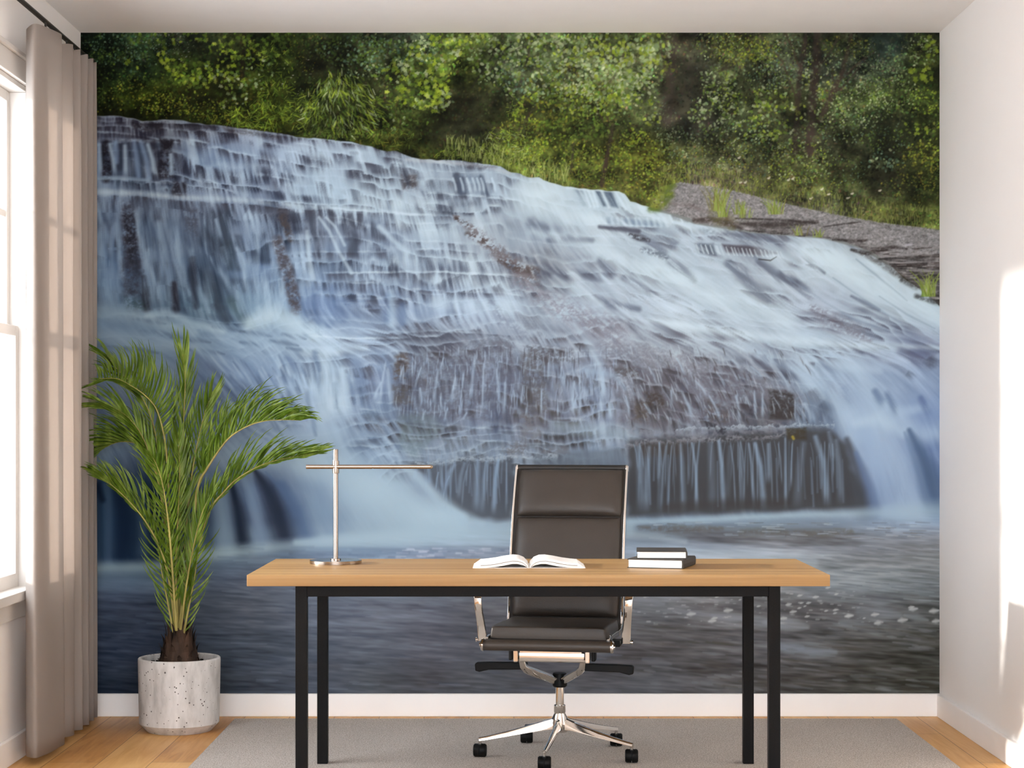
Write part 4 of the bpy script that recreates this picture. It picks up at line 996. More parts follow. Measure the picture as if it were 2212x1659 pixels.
    S([(x-L*.5,y-L*.4),(x,y),(x+L*.3,y+L*.4)],[5,9,5],c,.65,1.,'streak',-.8,.3)
for _ in range(70):
    x=rng.uniform(420,660); y=rng.uniform(755,890); L=rng.uniform(25,75); k=np.interp(x,[420,660],[.9,.35])
    S([(x,y),(x+L*k*.5,y+L*.5),(x+L*k,y+L)],[1,3,2],rng.choice(['c3ccd8','4f5b72']),rng.uniform(.15,.4),1.,fade=.5)
for pts,wd in [([(174,1228),(330,1226),(440,1200),(560,1186),(700,1172),(850,1158),(1000,1144)],[12,12,14,12,12,14,16]),([(640,1172),(800,1166),(1000,1160),(1200,1152),(1360,1140)],[6,12,18,18,12]),([(1360,1128),(1500,1124),(1700,1114),(1900,1108),(2031,1104)],[6,7,7,12,18])]:
    S(pts,wd,'b3c2d0',.62,1.)
'''
POOLMARKS = r'''
S([(1380,1140),(1440,1143),(1500,1144),(1560,1142)],[4,9,9,4],'6a6462',.75,1.,'rough',.8,.1); S([(1600,1150),(1660,1148),(1700,1152)],[5,8,5],'67635e',.6,1.,'rough',.8,.1); S([(1720,1150),(1780,1155),(1840,1148)],[5,8,6],'6c665e',.6,1.,'rough',.8,.1)
S([(1600,1128),(1750,1128),(1880,1126),(1960,1135)],[6,9,9,5],'8a93a2',.5,1.,'rough',.5,.2)
for _ in range(70):
    x=rng.uniform(1400,1990); y=rng.uniform(1128,1165); L=rng.uniform(10,40)
    S([(x,y),(x+L,y+rng.uniform(-1,2))],[1.2,.8],rng.choice(['aab4c2','c2c8d0','5e5a58','7a7672']),rng.uniform(.25,.6),.9)
S([(1360,1180),(1500,1190),(1650,1200),(1760,1215)],[12,16,14,8],'a6b7cb',.5,1.); S([(1360,1155),(1420,1160),(1480,1170)],[7,8,6],'b6c3d0',.5,1.)
for _ in range(60):
    x=rng.uniform(840,1110); y=rng.uniform(1185,1215); L=rng.uniform(8,24)
    S([(x,y),(x+L,y)],[2,1.5],rng.choice(['c0c2d6','a7aec4','79839a','c9cede']),rng.uniform(.3,.6),.9)
for _ in range(40):
    x=rng.uniform(470,800); y=rng.uniform(1180,1225); L=rng.uniform(40,120)
    S([(x,y),(x+L,y+rng.uniform(-4,4))],[2,3],rng.choice(['9db0c6','6f7f96','8596ad']),rng.uniform(.2,.45),1.)
S([(174,1262),(260,1258),(350,1262),(440,1268)],[14,18,16,10],'71829a',.5,1.)
for (x,y,L,wd,c,k) in [(1400,1300,70,9,'8b93a6',.6),(1440,1290,60,7,'8f97aa',.6),(1560,1282,70,10,'98a0b2',.55),(1500,1325,90,7,'7e8698',.5),(1580,1335,80,10,'8890a2',.55),(1700,1350,90,14,'949dae',.7),(1650,1345,70,10,'7f8798',.5),(1745,1405,120,16,'8791a4',.75),(1700,1395,70,14,'7e899e',.6),(1900,1325,90,16,'7f8796',.6),(1850,1350,70,9,'828b9a',.5),(1880,1290,90,14,'6f7684',.5),(1980,1335,50,8,'8e97a6',.6),(1820,1270,110,8,'8490a0',.45),(1950,1270,90,6,'768292',.45),(1860,1465,40,8,'6d7278',.6),(1480,1470,50,9,'707786',.5),(1420,1430,60,8,'747b8c',.45),(1530,1475,60,6,'808998',.4),(1600,1490,60,7,'7a828f',.4),(1920,1490,40,6,'7c8690',.4)]:
    S([(x-L*.5,y-5),(x,y),(x+L*.5,y+5)],[wd*.4,wd,wd*.3],c,k,1.,'streak',.5,.35)
for (x,y,r) in [(1705,1306,6),(1748,1303,5),(1715,1322,7),(1728,1314,4),(1733,1303,4),(1764,1290,6),(1806,1318,5),(1836,1331,9),(1835,1331,6),(1892,1328,8),(1975,1316,9),(1952,1340,10),(1970,1312,6),(2020,1320,10),(2025,1342,9),(1495,1327,9),(1575,1319,9),(1694,1336,7),(1745,1332,5),(1868,1336,3),(1786,1320,4),(1600,1296,3),(1545,1336,6),(1540,1342,8),(1610,1283,4),(1740,1310,3),(1652,1288,4),(1670,1300,4),(1550,1290,4),(1640,1310,4),(1900,1346,9),(1805,1325,4),(1729,1287,5),(1808,1284,4),(1790,1270,5)]:
    S([(x-r,y+1),(x-r*.3,y),(x+r*.8,y-1)],[r*.25,r*.5,r*.2],'bcc2ce',.8,1.)
for _ in range(120):
    x=rng.uniform(1350,1900); y=rng.uniform(1275,1350); r=rng.uniform(1,3.5)
    S([(x-r,y),(x+r,y)],[r*.5,r*.5],'aeb5c2',rng.uniform(.2,.7),.9)
for _ in range(150):
    x=rng.uniform(1350,2010); y=rng.uniform(1345,1490); L=rng.uniform(20,70)
    S([(x,y),(x+L,y+L*.12)],[1.5,3,1],rng.choice(['7b8494','4c4844','545256','8a92a0','45423c']),rng.uniform(.15,.45),1.)
for _ in range(170):
    x=rng.uniform(200,1300); y=rng.uniform(1270,1490); L=rng.uniform(20,80)
    S([(x,y),(x+L,y+L*.04)],[1.2,2.6,1],rng.choice(['8292ac','3a465c','6c7890','46506a','5a6272']),rng.uniform(.12,.35),1.)
for _ in range(90):
    x=rng.uniform(1780,2020); y=rng.uniform(1180,1300); L=rng.uniform(30,90)
    S([(x,y),(x+L,y+L*.08)],[1,2,1],rng.choice(['97a2b0','5c6470','6e7884']),rng.uniform(.2,.5),1.)
for (x,y,r) in [(360,1390,30),(300,1450,40),(250,1350,30),(420,1450,40),(860,1470,30),(700,1440,30),(900,1430,30)]:
    S([(x-r,y),(x+r,y+2)],[6,8],'2c3648' if x<600 else '4a4d58',.4,1.)
'''
BANKMARKS = r'''
for a,wd,c,k in [([(1590,472),(1680,474),(1760,482)],[1.5,3,2],'34302e',.85),([(1600,484),(1660,486),(1720,484),(1766,480)],[3,7,7,3],'3a3532',.85),([(1570,480),(1600,494)],[6,5],'3c3634',.8),([(1640,470),(1700,472)],[2,2],'8f8d8e',.6),([(1780,490),(1840,482),(1860,480)],[1.5,2,1],'322e2c',.8),([(1800,518),(1860,521),(1872,519)],[2,3.5,2],'302a28',.9),([(1500,476),(1540,474),(1570,482)],[4,6,6],'3f3732',.8),([(1448,440),(1490,444),(1540,462)],[3,4,3],'6f6664',.6),
 ([(1840,540),(1870,548),(1930,534),(1960,538)],[3,5,4,2],'2f2826',.8),([(1860,545),(1900,566),(1950,600)],[5,7,7],'3a302c',.6),([(1900,560),(1980,556),(2031,552)],[2,3,3],'2a2624',.8),([(1930,575),(1990,572),(2031,580)],[3,4,4],'302a28',.8),([(1960,590),(2031,592)],[3,4],'2c2826',.7),([(1985,600),(2031,604)],[4,5],'2a2624',.8),([(1900,555),(1990,548)],[1.5,1.5],'9a9796',.7),([(1920,568),(2031,566)],[1.2,1.2],'a09d9c',.7),([(1960,584),(2031,586)],[1.2,1.2],'8f8c8a',.7),([(1980,640),(2031,655)],[5,6],'2c2826',.7),([(1950,605),(1980,620)],[6,6],'322c2a',.6),([(2015,590),(2031,630)],[6,8],'2c2a2a',.6)]:
    S(a,wd,c,k,.8,'rough',.5,.25)
S([(1958,530),(1970,528)],[3,2],'b4b2b4',.8,.7)
for _ in range(160):
    x=rng.uniform(1860,2028); y=rng.uniform(535,640); L=rng.uniform(6,26)
    if y > bed(x) - 5: continue
    S([(x,y),(x+L,y-L*.05)],[.9,1.2],rng.choice(['8c8986','2a2522','5a524c','a09c98','3c3430']),rng.uniform(.3,.7),.8)
for (x,y,r) in [(1424,440,13),(1430,424,13),(1438,408,11),(1452,400,8),(1414,450,10),(1446,424,7)]:
    S([(x-r*.6,y),(x+r*.6,y-3)],[r*.8,r],'56662c',.95,.8,'rough',.6,.35); S([(x-r*.4,y-3),(x+r*.5,y-5)],[r*.5,r*.6],'84913a',.7,.9,'rough',1.4,-.1)
S([(1536,400),(1546,430),(1552,470)],[12,14,16],'71743f',.45,.9,'rough',.8); S([(1560,450),(1580,490)],[10,9],'5e5636',.6,.9,'rough',.6)
S([(1595,470),(1610,468)],[10,8],'6a6448',.5,.9,'rough')
'''
TRUNKS = r'''
P([(640,100),(690,70),(760,130),(700,170),(640,160)],'26281c',.55,18); P([(800,170),(860,160),(850,240),(800,230)],'24261a',.5,18); P([(960,200),(1080,200),(1090,300),(960,300)],'2c2e20',.55,25); P([(900,280),(1060,275),(1050,330),(940,325)],'272a20',.6,18)
P([(400,90),(470,75),(520,130),(450,140)],'161c14',.6,18); P([(380,180),(520,180),(540,235),(380,235)],'1e2410',.5,22); P([(174,70),(200,70),(196,150),(174,150)],'0c120c',.7,10); P([(600,170),(660,160),(650,220),(600,220)],'1e2414',.5,16)
P([(1440,70),(1500,70),(1510,240),(1560,260),(1520,290),(1420,250),(1430,160)],'38382e',.7,24); P([(1120,160),(1160,150),(1170,300),(1120,300)],'3a3e26',.4,18); P([(1285,85),(1330,90),(1320,150),(1285,140)],'2a2e22',.6,14)
P([(1880,70),(1960,70),(1950,120),(1890,130)],'1c2a28',.65,18); P([(1850,270),(1960,250),(2000,350),(1860,330)],'2a3022',.5,26); P([(1890,370),(1950,360),(1960,410),(1880,420)],'2a2820',.55,18); P([(1690,270),(1790,270),(1800,320),(1700,320)],'33352c',.55,18); P([(1590,250),(1640,240),(1640,290),(1590,290)],'2c3424',.5,14)
for a,wd,c,k in [([(1460,70),(1448,180),(1442,260)],[5,9,16],'3a3630',.8),([(1440,72),(1444,200)],[2.5,4],'3a372c',.8),([(1425,90),(1445,190)],[2,3],'3a372c',.7),([(1480,180),(1450,230)],[3,4],'37342a',.7),([(1530,130),(1490,190)],[1.5,2],'37342a',.7),
 ([(1766,70),(1764,140),(1756,220),(1750,330)],[7,8,9,8],'352d2a',.85),([(1742,80),(1730,140),(1724,220),(1718,330)],[4,5,6,5],'332c28',.85),([(1640,75),(1690,130),(1712,190),(1724,220)],[1.5,2,2,2.5],'3a3228',.7),([(1700,75),(1722,130),(1730,150)],[2,2.5,3],'3a3228',.8),([(1840,75),(1822,150),(1800,200),(1772,260)],[3,5,6,6],'38302a',.85),([(1890,112),(1850,140),(1820,170)],[1.5,2,3],'38302a',.8),([(1870,130),(1820,190),(1800,200)],[1.2,2,3],'38302a',.7),([(1812,80),(1790,120),(1770,140)],[2,2.5,3],'38302a',.7),([(1740,120),(1742,60)],[3,2],'352d2a',.8),([(1798,150),(1804,190),(1790,220)],[4,4,4],'38302a',.7),([(1560,150),(1620,100),(1640,85)],[2,2,1.5],'36352a',.6),([(1545,160),(1600,130)],[3,2],'36352a',.6),
 ([(1325,270),(1318,310),(1310,350),(1300,400)],[3,4,4.5,5],'3c322c',.9),([(1290,240),(1315,275),(1322,285)],[1.5,2,2.5],'40382c',.8),([(1310,250),(1322,270)],[1.5,2],'46402c',.8),([(1240,310),(1234,370)],[2,3],'38342a',.75),([(1155,230),(1130,270),(1110,300)],[2,3,2],'38342a',.7),([(1150,80),(1130,160),(1120,200)],[2,3,3],'34342a',.6),([(1090,120),(1130,100)],[1.5,1.5],'34322a',.7),([(1060,155),(1100,95)],[2,1.5],'302e28',.7),([(1230,140),(1222,200)],[3,3],'34322a',.6),([(1360,70),(1340,150),(1300,200)],[1.5,2,2],'3c382a',.5),
 ([(526,75),(524,170)],[5,5],'1c1812',.6),([(410,180),(408,220)],[4,4],'1a160e',.6),([(180,72),(182,120)],[2.5,2.5],'0a0e08',.8),([(420,70),(380,110)],[1.5,1.5],'1a1c12',.6),([(840,80),(836,160)],[3,3],'2a2c22',.5),([(1020,190),(1050,140),(1080,100)],[1.5,1.5,1.2],'2c2c24',.8)]:
    S(a,wd,c,k,.6)
'''
CLUSTERS = r'''
cl(250,105,75,32,260,3,6,'bbd'); cl(230,160,55,50,240,3,6,'ddg'); cl(300,110,70,45,230,3,7,'bdd'); cl(370,95,50,22,90,2,4,'wwb',a=.7); cl(400,130,14,10,14,2,4,'w',a=.8)
cl(345,222,55,22,170,3,6,'oog'); cl(240,215,50,25,120,3,6,'dko'); cl(310,180,60,25,120,3,6,'gdo')
cl(410,155,55,26,70,8,13,'ygg','maple'); cl(470,165,60,22,60,7,13,'gyp','maple'); cl(360,140,16,10,8,9,14,'y','maple'); cl(400,178,40,14,26,8,12,'gyd','maple'); cl(330,85,40,14,30,7,12,'dgg','maple'); cl(285,145,10,6,3,10,13,'y','maple'); cl(350,125,14,10,8,10,15,'yy','maple'); cl(420,80,40,10,18,7,12,'gyg','maple')
cl(520,100,45,30,60,7,13,'ygg','maple'); cl(600,100,40,30,45,8,14,'gdg','maple'); cl(480,110,30,20,30,6,10,'gdy','maple'); cl(500,215,36,16,26,7,12,'gpd','maple'); cl(540,185,30,14,16,8,13,'pgd','maple'); cl(450,235,70,20,120,3,6,'ogd'); cl(400,225,80,24,170,3,5,'oky'); cl(560,150,30,30,50,5,9,'gdp','maple')
an=lambda x,y: 4+ (x-740)/28
cl(740,235,92,62,420,8,20,'ggpy','blade',ang=lambda x,y:(4-(x-735)/38)); cl(735,185,50,26,120,8,18,'pyg','blade',ang=lambda x,y:(4-(x-735)/26)); cl(560,255,70,28,190,8,18,'ygg','blade'); cl(600,210,50,34,120,7,15,'ygd','blade'); cl(590,140,36,50,70,6,14,'gyd','blade'); cl(660,240,44,40,150,7,15,'gyd','blade'); cl(700,290,70,14,80,7,14,'gdd','blade'); cl(480,262,60,14,70,6,13,'ggo','blade')
cl(660,110,50,40,120,2,5,'dok'); cl(640,160,40,44,40,2,4,'pwy'); cl(760,110,80,30,220,4,8,'bdd'); cl(830,120,60,36,160,5,9,'bdg'); cl(790,150,50,20,40,4,8,'pb')
cl(950,105,70,30,90,8,14,'ygp','maple'); cl(905,150,50,34,60,8,15,'ygp','maple'); cl(900,200,50,30,60,9,16,'ygg','maple'); cl(860,155,34,30,34,8,14,'gyp','maple'); cl(940,180,28,44,40,9,16,'yg','maple'); cl(930,225,40,20,30,9,15,'pgy','maple'); cl(860,260,36,24,30,7,12,'gpd','maple'); cl(880,240,70,40,110,4,8,'gdd'); cl(850,300,60,20,80,6,13,'gdo','blade'); cl(1010,90,80,16,50,8,13,'ypg','maple'); cl(960,215,20,20,12,9,14,'yp','maple'); cl(890,110,60,26,60,5,9,'bpd')
cl(1060,130,50,50,130,5,11,'ppg'); cl(1180,110,100,36,260,6,11,'pppyg'); cl(1140,170,70,44,200,5,10,'pbg'); cl(1210,180,70,40,170,5,10,'gopp'); cl(1270,115,70,34,150,6,11,'pyp'); cl(1330,110,44,36,70,8,12,'yyp'); cl(1375,140,40,50,130,7,12,'ppyp'); cl(1420,110,30,34,50,8,13,'ppy'); cl(1440,145,12,14,12,8,12,'yy'); cl(1300,180,80,34,160,6,10,'ppg'); cl(1270,215,90,34,170,5,10,'gyp'); cl(1180,240,80,36,190,4,9,'ogy'); cl(1320,220,50,26,60,6,11,'ygp'); cl(1240,275,90,30,170,5,10,'ggd'); cl(1390,215,30,20,26,6,11,'pgy'); cl(1410,255,24,12,14,7,11,'yyp'); cl(1375,175,40,20,60,6,11,'ppg'); cl(1290,165,6,4,2,10,11,'y'); cl(1318,215,10,8,5,11,15,'yy','maple')
cl(1380,330,60,40,280,3,7,'yog'); cl(1300,350,70,40,230,3,7,'goy'); cl(1370,290,24,18,40,4,8,'yyg'); cl(1200,330,70,40,230,3,7,'goy'); cl(1130,300,50,50,220,3,7,'ogy'); cl(1110,270,20,50,90,5,10,'gdy','blade'); cl(1090,320,60,40,170,6,15,'gyp','blade'); cl(1400,400,44,30,170,3,7,'goy'); cl(1440,270,30,40,120,2,5,'ppb',a=.7); cl(1470,310,50,30,130,3,6,'bpd',a=.7); cl(1450,370,50,24,150,3,6,'goy'); cl(1260,390,80,16,130,6,13,'ggo','blade'); cl(1030,335,90,20,150,6,15,'gdy','blade')
cl(1550,180,40,34,130,4,8,'ppg'); cl(1540,240,50,36,150,4,9,'ppg'); cl(1570,215,30,26,80,4,8,'pgy'); cl(1600,110,60,30,210,3,6,'goy'); cl(1640,105,44,24,150,3,6,'yog'); cl(1560,100,60,30,170,3,6,'gop'); cl(1660,210,34,26,60,6,11,'ypg','maple'); cl(1640,240,50,20,50,6,11,'ypg','maple'); cl(1640,280,44,28,60,6,11,'gyp','maple'); cl(1715,245,20,26,20,7,12,'yyp','maple'); cl(1690,290,30,24,30,6,11,'ggp','maple'); cl(1600,290,60,30,150,3,7,'gpb'); cl(1700,130,60,50,260,3,6,'pbg'); cl(1660,165,50,30,150,3,6,'pbg'); cl(1770,170,40,50,90,4,8,'ppy'); cl(1760,250,20,30,40,5,8,'ppg')
cl(1840,140,60,50,260,3,6,'bpd'); cl(1900,160,60,26,150,3,6,'ppb',a=.6); cl(1830,100,60,24,170,3,6,'odd'); cl(1860,230,80,36,340,3,6,'ppgd'); cl(1920,200,70,34,260,3,6,'ggpd'); cl(1830,280,60,30,170,3,6,'gbp'); cl(1990,110,34,34,150,3,7,'gpd'); cl(1985,155,26,16,18,10,18,'yg','maple'); cl(2010,100,18,26,18,8,14,'yg','maple'); cl(2000,220,34,30,150,3,7,'gyd'); cl(1995,280,40,14,30,6,11,'ygy','maple'); cl(2000,330,34,30,120,3,8,'ygo'); cl(1980,360,44,40,120,3,7,'ood'); cl(1920,300,50,26,130,3,6,'gbd'); cl(1910,350,30,20,40,6,9,'bbp'); cl(2010,380,20,40,90,3,6,'god'); cl(1960,410,60,30,140,3,6,'dok')
cl(1540,340,80,36,260,2,5,'gpo'); cl(1640,340,80,40,280,2,5,'gob'); cl(1730,350,70,44,260,3,6,'gyp'); cl(1800,370,70,36,210,2,5,'gbd'); cl(1700,400,120,24,220,2,5,'goy'); cl(1500,360,60,20,120,2,5,'bgp')
'''

MURAL_Q = 0.75
MURAL_GAIN = 0.86

# ================================================================ waterfall mural on the back wall
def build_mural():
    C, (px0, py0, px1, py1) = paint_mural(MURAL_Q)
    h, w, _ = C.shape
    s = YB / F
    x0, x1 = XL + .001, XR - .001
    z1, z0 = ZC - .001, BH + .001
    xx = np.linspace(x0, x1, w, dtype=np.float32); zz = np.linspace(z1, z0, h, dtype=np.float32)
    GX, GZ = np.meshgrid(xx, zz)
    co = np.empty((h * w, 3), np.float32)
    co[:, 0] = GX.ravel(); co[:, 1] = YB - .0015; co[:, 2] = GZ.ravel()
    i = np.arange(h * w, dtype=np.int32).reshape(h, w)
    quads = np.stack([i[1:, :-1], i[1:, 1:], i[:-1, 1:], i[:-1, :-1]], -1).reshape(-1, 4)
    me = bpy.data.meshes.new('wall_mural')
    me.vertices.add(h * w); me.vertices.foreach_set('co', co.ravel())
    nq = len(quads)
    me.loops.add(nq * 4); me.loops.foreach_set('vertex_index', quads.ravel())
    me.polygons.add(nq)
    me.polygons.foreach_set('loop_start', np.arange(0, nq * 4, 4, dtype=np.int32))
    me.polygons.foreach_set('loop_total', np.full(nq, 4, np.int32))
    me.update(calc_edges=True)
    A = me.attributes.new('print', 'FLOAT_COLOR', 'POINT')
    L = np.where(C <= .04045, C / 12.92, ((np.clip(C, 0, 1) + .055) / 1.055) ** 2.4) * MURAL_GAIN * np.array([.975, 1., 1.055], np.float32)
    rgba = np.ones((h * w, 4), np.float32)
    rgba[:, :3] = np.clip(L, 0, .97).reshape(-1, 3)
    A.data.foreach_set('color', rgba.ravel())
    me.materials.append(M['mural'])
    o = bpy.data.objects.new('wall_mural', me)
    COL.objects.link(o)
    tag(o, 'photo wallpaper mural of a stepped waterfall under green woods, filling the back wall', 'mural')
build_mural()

# ================================================================ rug
bm = BM(); add_box(bm, -1.172, 4.7, 0, 1.606, 7.767, .008)
tag(obj('rug', bm, 'rug', bevel=.003), 'greige flat woven rug under the desk and office chair', 'rug')

# ================================================================ curtain and its rod
rod = thing('curtain_rod', 'thin dark curtain rod running under the ceiling above the window', 'curtain rod', (-1.79, 6.3, 2.78))
bm = BM(); sweep(bm, [(0, -1.6, 0), (0, 1.53, 0)], circ(.0095, 16), up=Vector((0, 0, 1))); obj('rod', bm, 'rod', rod, smooth=40)
bm = BM(); sweep(bm, [(0, 1.53, 0), (0, 1.555, 0)], circ(.0135, 16)); obj('finial', bm, 'rod', rod, smooth=40)
bm = BM(); sweep(bm, [(-.052, 1.40, 0), (0, 1.40, 0)], circ(.006, 10), up=Vector((0, 1, 0))); sweep(bm, [(-.054, 1.40, 0), (-.048, 1.40, 0)], circ(.02, 14), up=Vector((0, 1, 0))); obj('bracket', bm, 'rod', rod, smooth=40)

WAVE = [(-1.80, 6.84), (-1.775, 6.75), (-1.737, 6.715), (-1.722, 6.80), (-1.713, 6.95), (-1.716, 7.045), (-1.76, 7.085), (-1.802, 7.10), (-1.79, 7.15), (-1.745, 7.20), (-1.727, 7.25), (-1.742, 7.285), (-1.79, 7.28), (-1.806, 7.30), (-1.77, 7.35), (-1.728, 7.385), (-1.742, 7.415), (-1.79, 7.42), (-1.806, 7.44),
        (-1.77, 7.49), (-1.730, 7.52), (-1.745, 7.55), (-1.79, 7.56), (-1.806, 7.58), (-1.77, 7.61), (-1.735, 7.635), (-1.75, 7.66), (-1.792, 7.67), (-1.80, 7.69), (-1.765, 7.715), (-1.742, 7.735), (-1.76, 7.75), (-1.79, 7.755)]
path = crom([(x, y, 0) for x, y in WAVE], 6)
bm = BM()
NZ = 40
rows = []
for k in range(NZ + 1):
    f = k / NZ
    row = []
    for i, p in enumerate(path):
        u = (p.y - 6.7) / 1.06
        out = (p.x + 1.765) / .045                  # +1 crest, -1 trough
        zt = 2.685 + .065 * u + .012 * out
        zb = .030 - .012 * u
        z = zb + (zt - zb) * f
        fl = 1 + .10 * (1 - f) - .05 * f
        row.append(bm.verts.new((-1.765 + (p.x + 1.765) * fl + .0015 * math.sin(9 * f + i * .7), p.y + .004 * math.sin(5 * f + i * .23) * (1 - f), z)))
    rows.append(row)
for a, b in zip(rows, rows[1:]):
    for i in range(len(path) - 1):
        bm.faces.new((a[i], a[i + 1], b[i + 1], b[i]))
cur = thing('curtain', 'long taupe curtain gathered in upright folds beside the window', 'curtain', (0, 0, 0))
cl = obj('cloth', bm, 'curtain', cur, smooth=180)
sm = cl.modifiers.new('thickness', 'SOLIDIFY'); sm.thickness = .0025
for y in (7.05, 7.25, 7.385, 7.52, 7.635, 7.735):
    u = (y - 6.7) / 1.06
    bm = BM(); add_box(bm, -1.786, y - .005, 2.690 + .055 * u, -1.780, y + .005, 2.772)
    obj('glider', bm, 'rod', cur)

# ================================================================ planter and palm
PC = Vector((-1.357, 7.512, 0))
pot = thing('planter', 'round pale concrete planter with small pits, holding the palm', 'plant pot', PC)
bm = BM()
add_lathe(bm, [(0, 0), (.127, 0), (.131, .003), (.1575, .031), (.1605, .034), (.1655, .286), (.1648, .294), (.162, .297), (.153, .297), (.150, .293), (.149, .255), (0, .255)], 96)
obj('pot', bm, 'concrete', pot, smooth=35)
bm = BM()
add_lathe(bm, [(0, .272), (.03, .274), (.06, .270), (.09, .273), (.12, .268), (.149, .264)], 60)
for v in bm.verts:
    v.co.z += R.uniform(-.005, .005)
for _ in range(160):
    a, r = R.uniform(0, 6.28), .145 * math.sqrt(R.random())
    q = R.uniform(.002, .006)
    m = Matrix.Translation((r * math.cos(a), r * math.sin(a), .273)) @ Matrix.Rotation(R.uniform(0, 3), 4, 'Z')
    add_box(bm, -q, -q * .7, -q, q, q * .7, q * .6, m)
obj('soil', bm, 'soil', pot)

palm = thing('palm', 'feathery green palm with arching fronds growing from the concrete planter', 'palm plant', (PC.x, PC.y, .268))
PO = Vector((PC.x, PC.y, .268))
def palm_part(name, bm, mat, parent=None, smooth=None):
    o = obj(name, bm, mat, parent or palm, smooth=smooth)
    if parent is None:
        o.matrix_parent_inverse = Matrix.Translation(PO).inverted()
    return o
# husk of the trunk: a cone clad with pointed dry leaf bases
bm = BM()
add_lathe(bm, [(0, .255), (.076, .262), (.074, .30), (.060, .345), (.042, .385), (.030, .405), (0, .405)], 20, PC.x, PC.y)
for ring, (z, r, n, hh) in enumerate([(.262, .079, 9, .062), (.276, .078, 9, .085), (.300, .070, 8, .105), (.325, .060, 7, .115), (.350, .048, 6, .105)]):
    for k in range(n):
        a = 2 * math.pi * (k + .5 * (ring % 2)) / n + R.uniform(-.15, .15)
        wd = .024 * R.uniform(.9, 1.2) * (1 - .1 * ring); hk = hh * R.uniform(.8, 1.1)
        out = Vector((math.cos(a), math.sin(a), 0)); sd = Vector((-out.y, out.x, 0))
        base = Vector((PC.x, PC.y, z)) + out * r
        prev = None
        for t in (0, .3, .6, .85, 1.):
            c = base + Vector((0, 0, hk * t)) + out * (.003 - .030 * t + .034 * t ** 3)
            ww = wd * (1 - t ** 1.6) + .0015
            cur3 = [bm.verts.new(c - sd * ww), bm.verts.new(c + out * .006 * (1 - t)), bm.verts.new(c + sd * ww)]
            if prev:
                bm.faces.new((prev[0], prev[1], cur3[1], cur3[0])); bm.faces.new((prev[1], prev[2], cur3[2], cur3[1]))
            prev = cur3
palm_part('trunk', bm, 'trunk')

def frond(pts, sides, n=46, t0=.18, w=.0046, stem=.0055, tail=True):
    """one feather leaf. pts: (pixel x, pixel y, depth offset) along the stalk;
    sides: (angle at the foot, angle at the tip, length at foot, mid, tip (m), bend, depth lean)"""
    axis = crom([at(x, y, PC.y + d) for x, y, d in pts], 10)
    L = len(axis) - 1
    def ax(t):
        f = t * L; i = min(int(f), L - 1)
        return axis[i].lerp(axis[i + 1], f - i)
    bm = BM()
    n = int(n * .86)
    for (a0, a1, l0, lm, l1, bend, dep) in sides:
        for k in range(n):
            t = t0 + (1 - t0) * (k + R.uniform(-.3, .3)) / (n - 1)
            t = min(max(t, 0), 1)
            f = (t - t0) / (1 - t0)
            p = ax(t); tg = (ax(min(1, t + .03)) - ax(max(0, t - .03))).normalized()
            ln = 1.12 * ((l0 + (lm - l0) * f / .45) if f < .45 else (lm + (l1 - lm) * (f - .45) / .55)) * R.uniform(.86, 1.1)
            ang = math.radians(a0 + (a1 - a0) * f + R.uniform(-7, 7))
            base_a = math.atan2(tg.z, tg.x)
            d0 = base_a + ang
            dl = dep * R.uniform(.6, 1.4)
            seg = 6
            c = p.copy(); prev = None
            bd = math.radians(bend * R.uniform(.6, 1.4))
            for s in range(seg + 1):
                q = s / seg
                aa = d0 + bd * q * q
                dirv = Vector((math.cos(aa), dl, math.sin(aa))).normalized()
                if s:
                    c = c + dirv * ln / seg
                nrm = Vector((-math.sin(aa), 0, math.cos(aa)))
                view = Vector((0, -1, 0))
                sdv = (nrm * .8 + view * (.6 if dl > 0 else -.6)).normalized()
                ww = w * (math.sin(math.pi * min(1, .16 + q * .84)) ** .7) * (1.05 - .3 * q) if q < 1 else .0003
                fold = dirv.cross(sdv).normalized() * ww * .45
                cur3 = [bm.verts.new(c + sdv * ww + fold), bm.verts.new(c), bm.verts.new(c - sdv * ww + fold)]
                if prev:
                    bm.faces.new((prev[0], prev[1], cur3[1], cur3[0])); bm.faces.new((prev[1], prev[2], cur3[2], cur3[1]))
                prev = cur3
    fr = palm_part('frond', bm, 'leaf', smooth=180)
    b2 = BM()
    sc = [max(.16, 1 - .9 * i / L) for i in range(L + 1)]
    sweep(b2, axis, circ(stem, 8), up=Vector((0, 1, 0)), scale=sc)
    st = obj('rachis', b2, 'stem', fr, smooth=60)
    return fr
B = (386, 1358)
# upper left frond curling over
frond([(380, 1360, .0), (372, 1220, .0), (366, 1090, -.01), (360, 985, -.02), (352, 930, -.03), (337, 882, -.04), (312, 853, -.05), (283, 833, -.06), (252, 818, -.07), (215, 818, -.08)],
      [(-44, -82, .13, .23, .06, 38, .22), (-60, -96, .12, .19, .05, 46, -.2), (14, 22, .06, .09, .12, -20, .3)], n=40, t0=.42)
frond([(378, 1360, .03), (366, 1200, .03), (352, 1080, .04), (340, 960, .05), (320, 885, .05), (290, 835, .05), (255, 800, .04), (232, 768, .04)],
      [(-30, -12, .08, .13, .10, 30, .25), (24, 12, .08, .12, .10, 20, -.25)], n=34, t0=.35)
# big frond to the upper right
frond([(388, 1360, -.02), (400, 1260, -.03), (414, 1150, -.05), (428, 1050, -.06), (446, 1014, -.07), (470, 977, -.08), (497, 944, -.09), (536, 920, -.10), (574, 909, -.11), (618, 907, -.12), (648, 908, -.12)],
      [(62, 48, .11, .22, .07, -62, .12), (40, 24, .12, .20, .09, -45, -.2), (78, 60, .10, .17, .05, -70, .3)], n=54, t0=.36, stem=.0075)
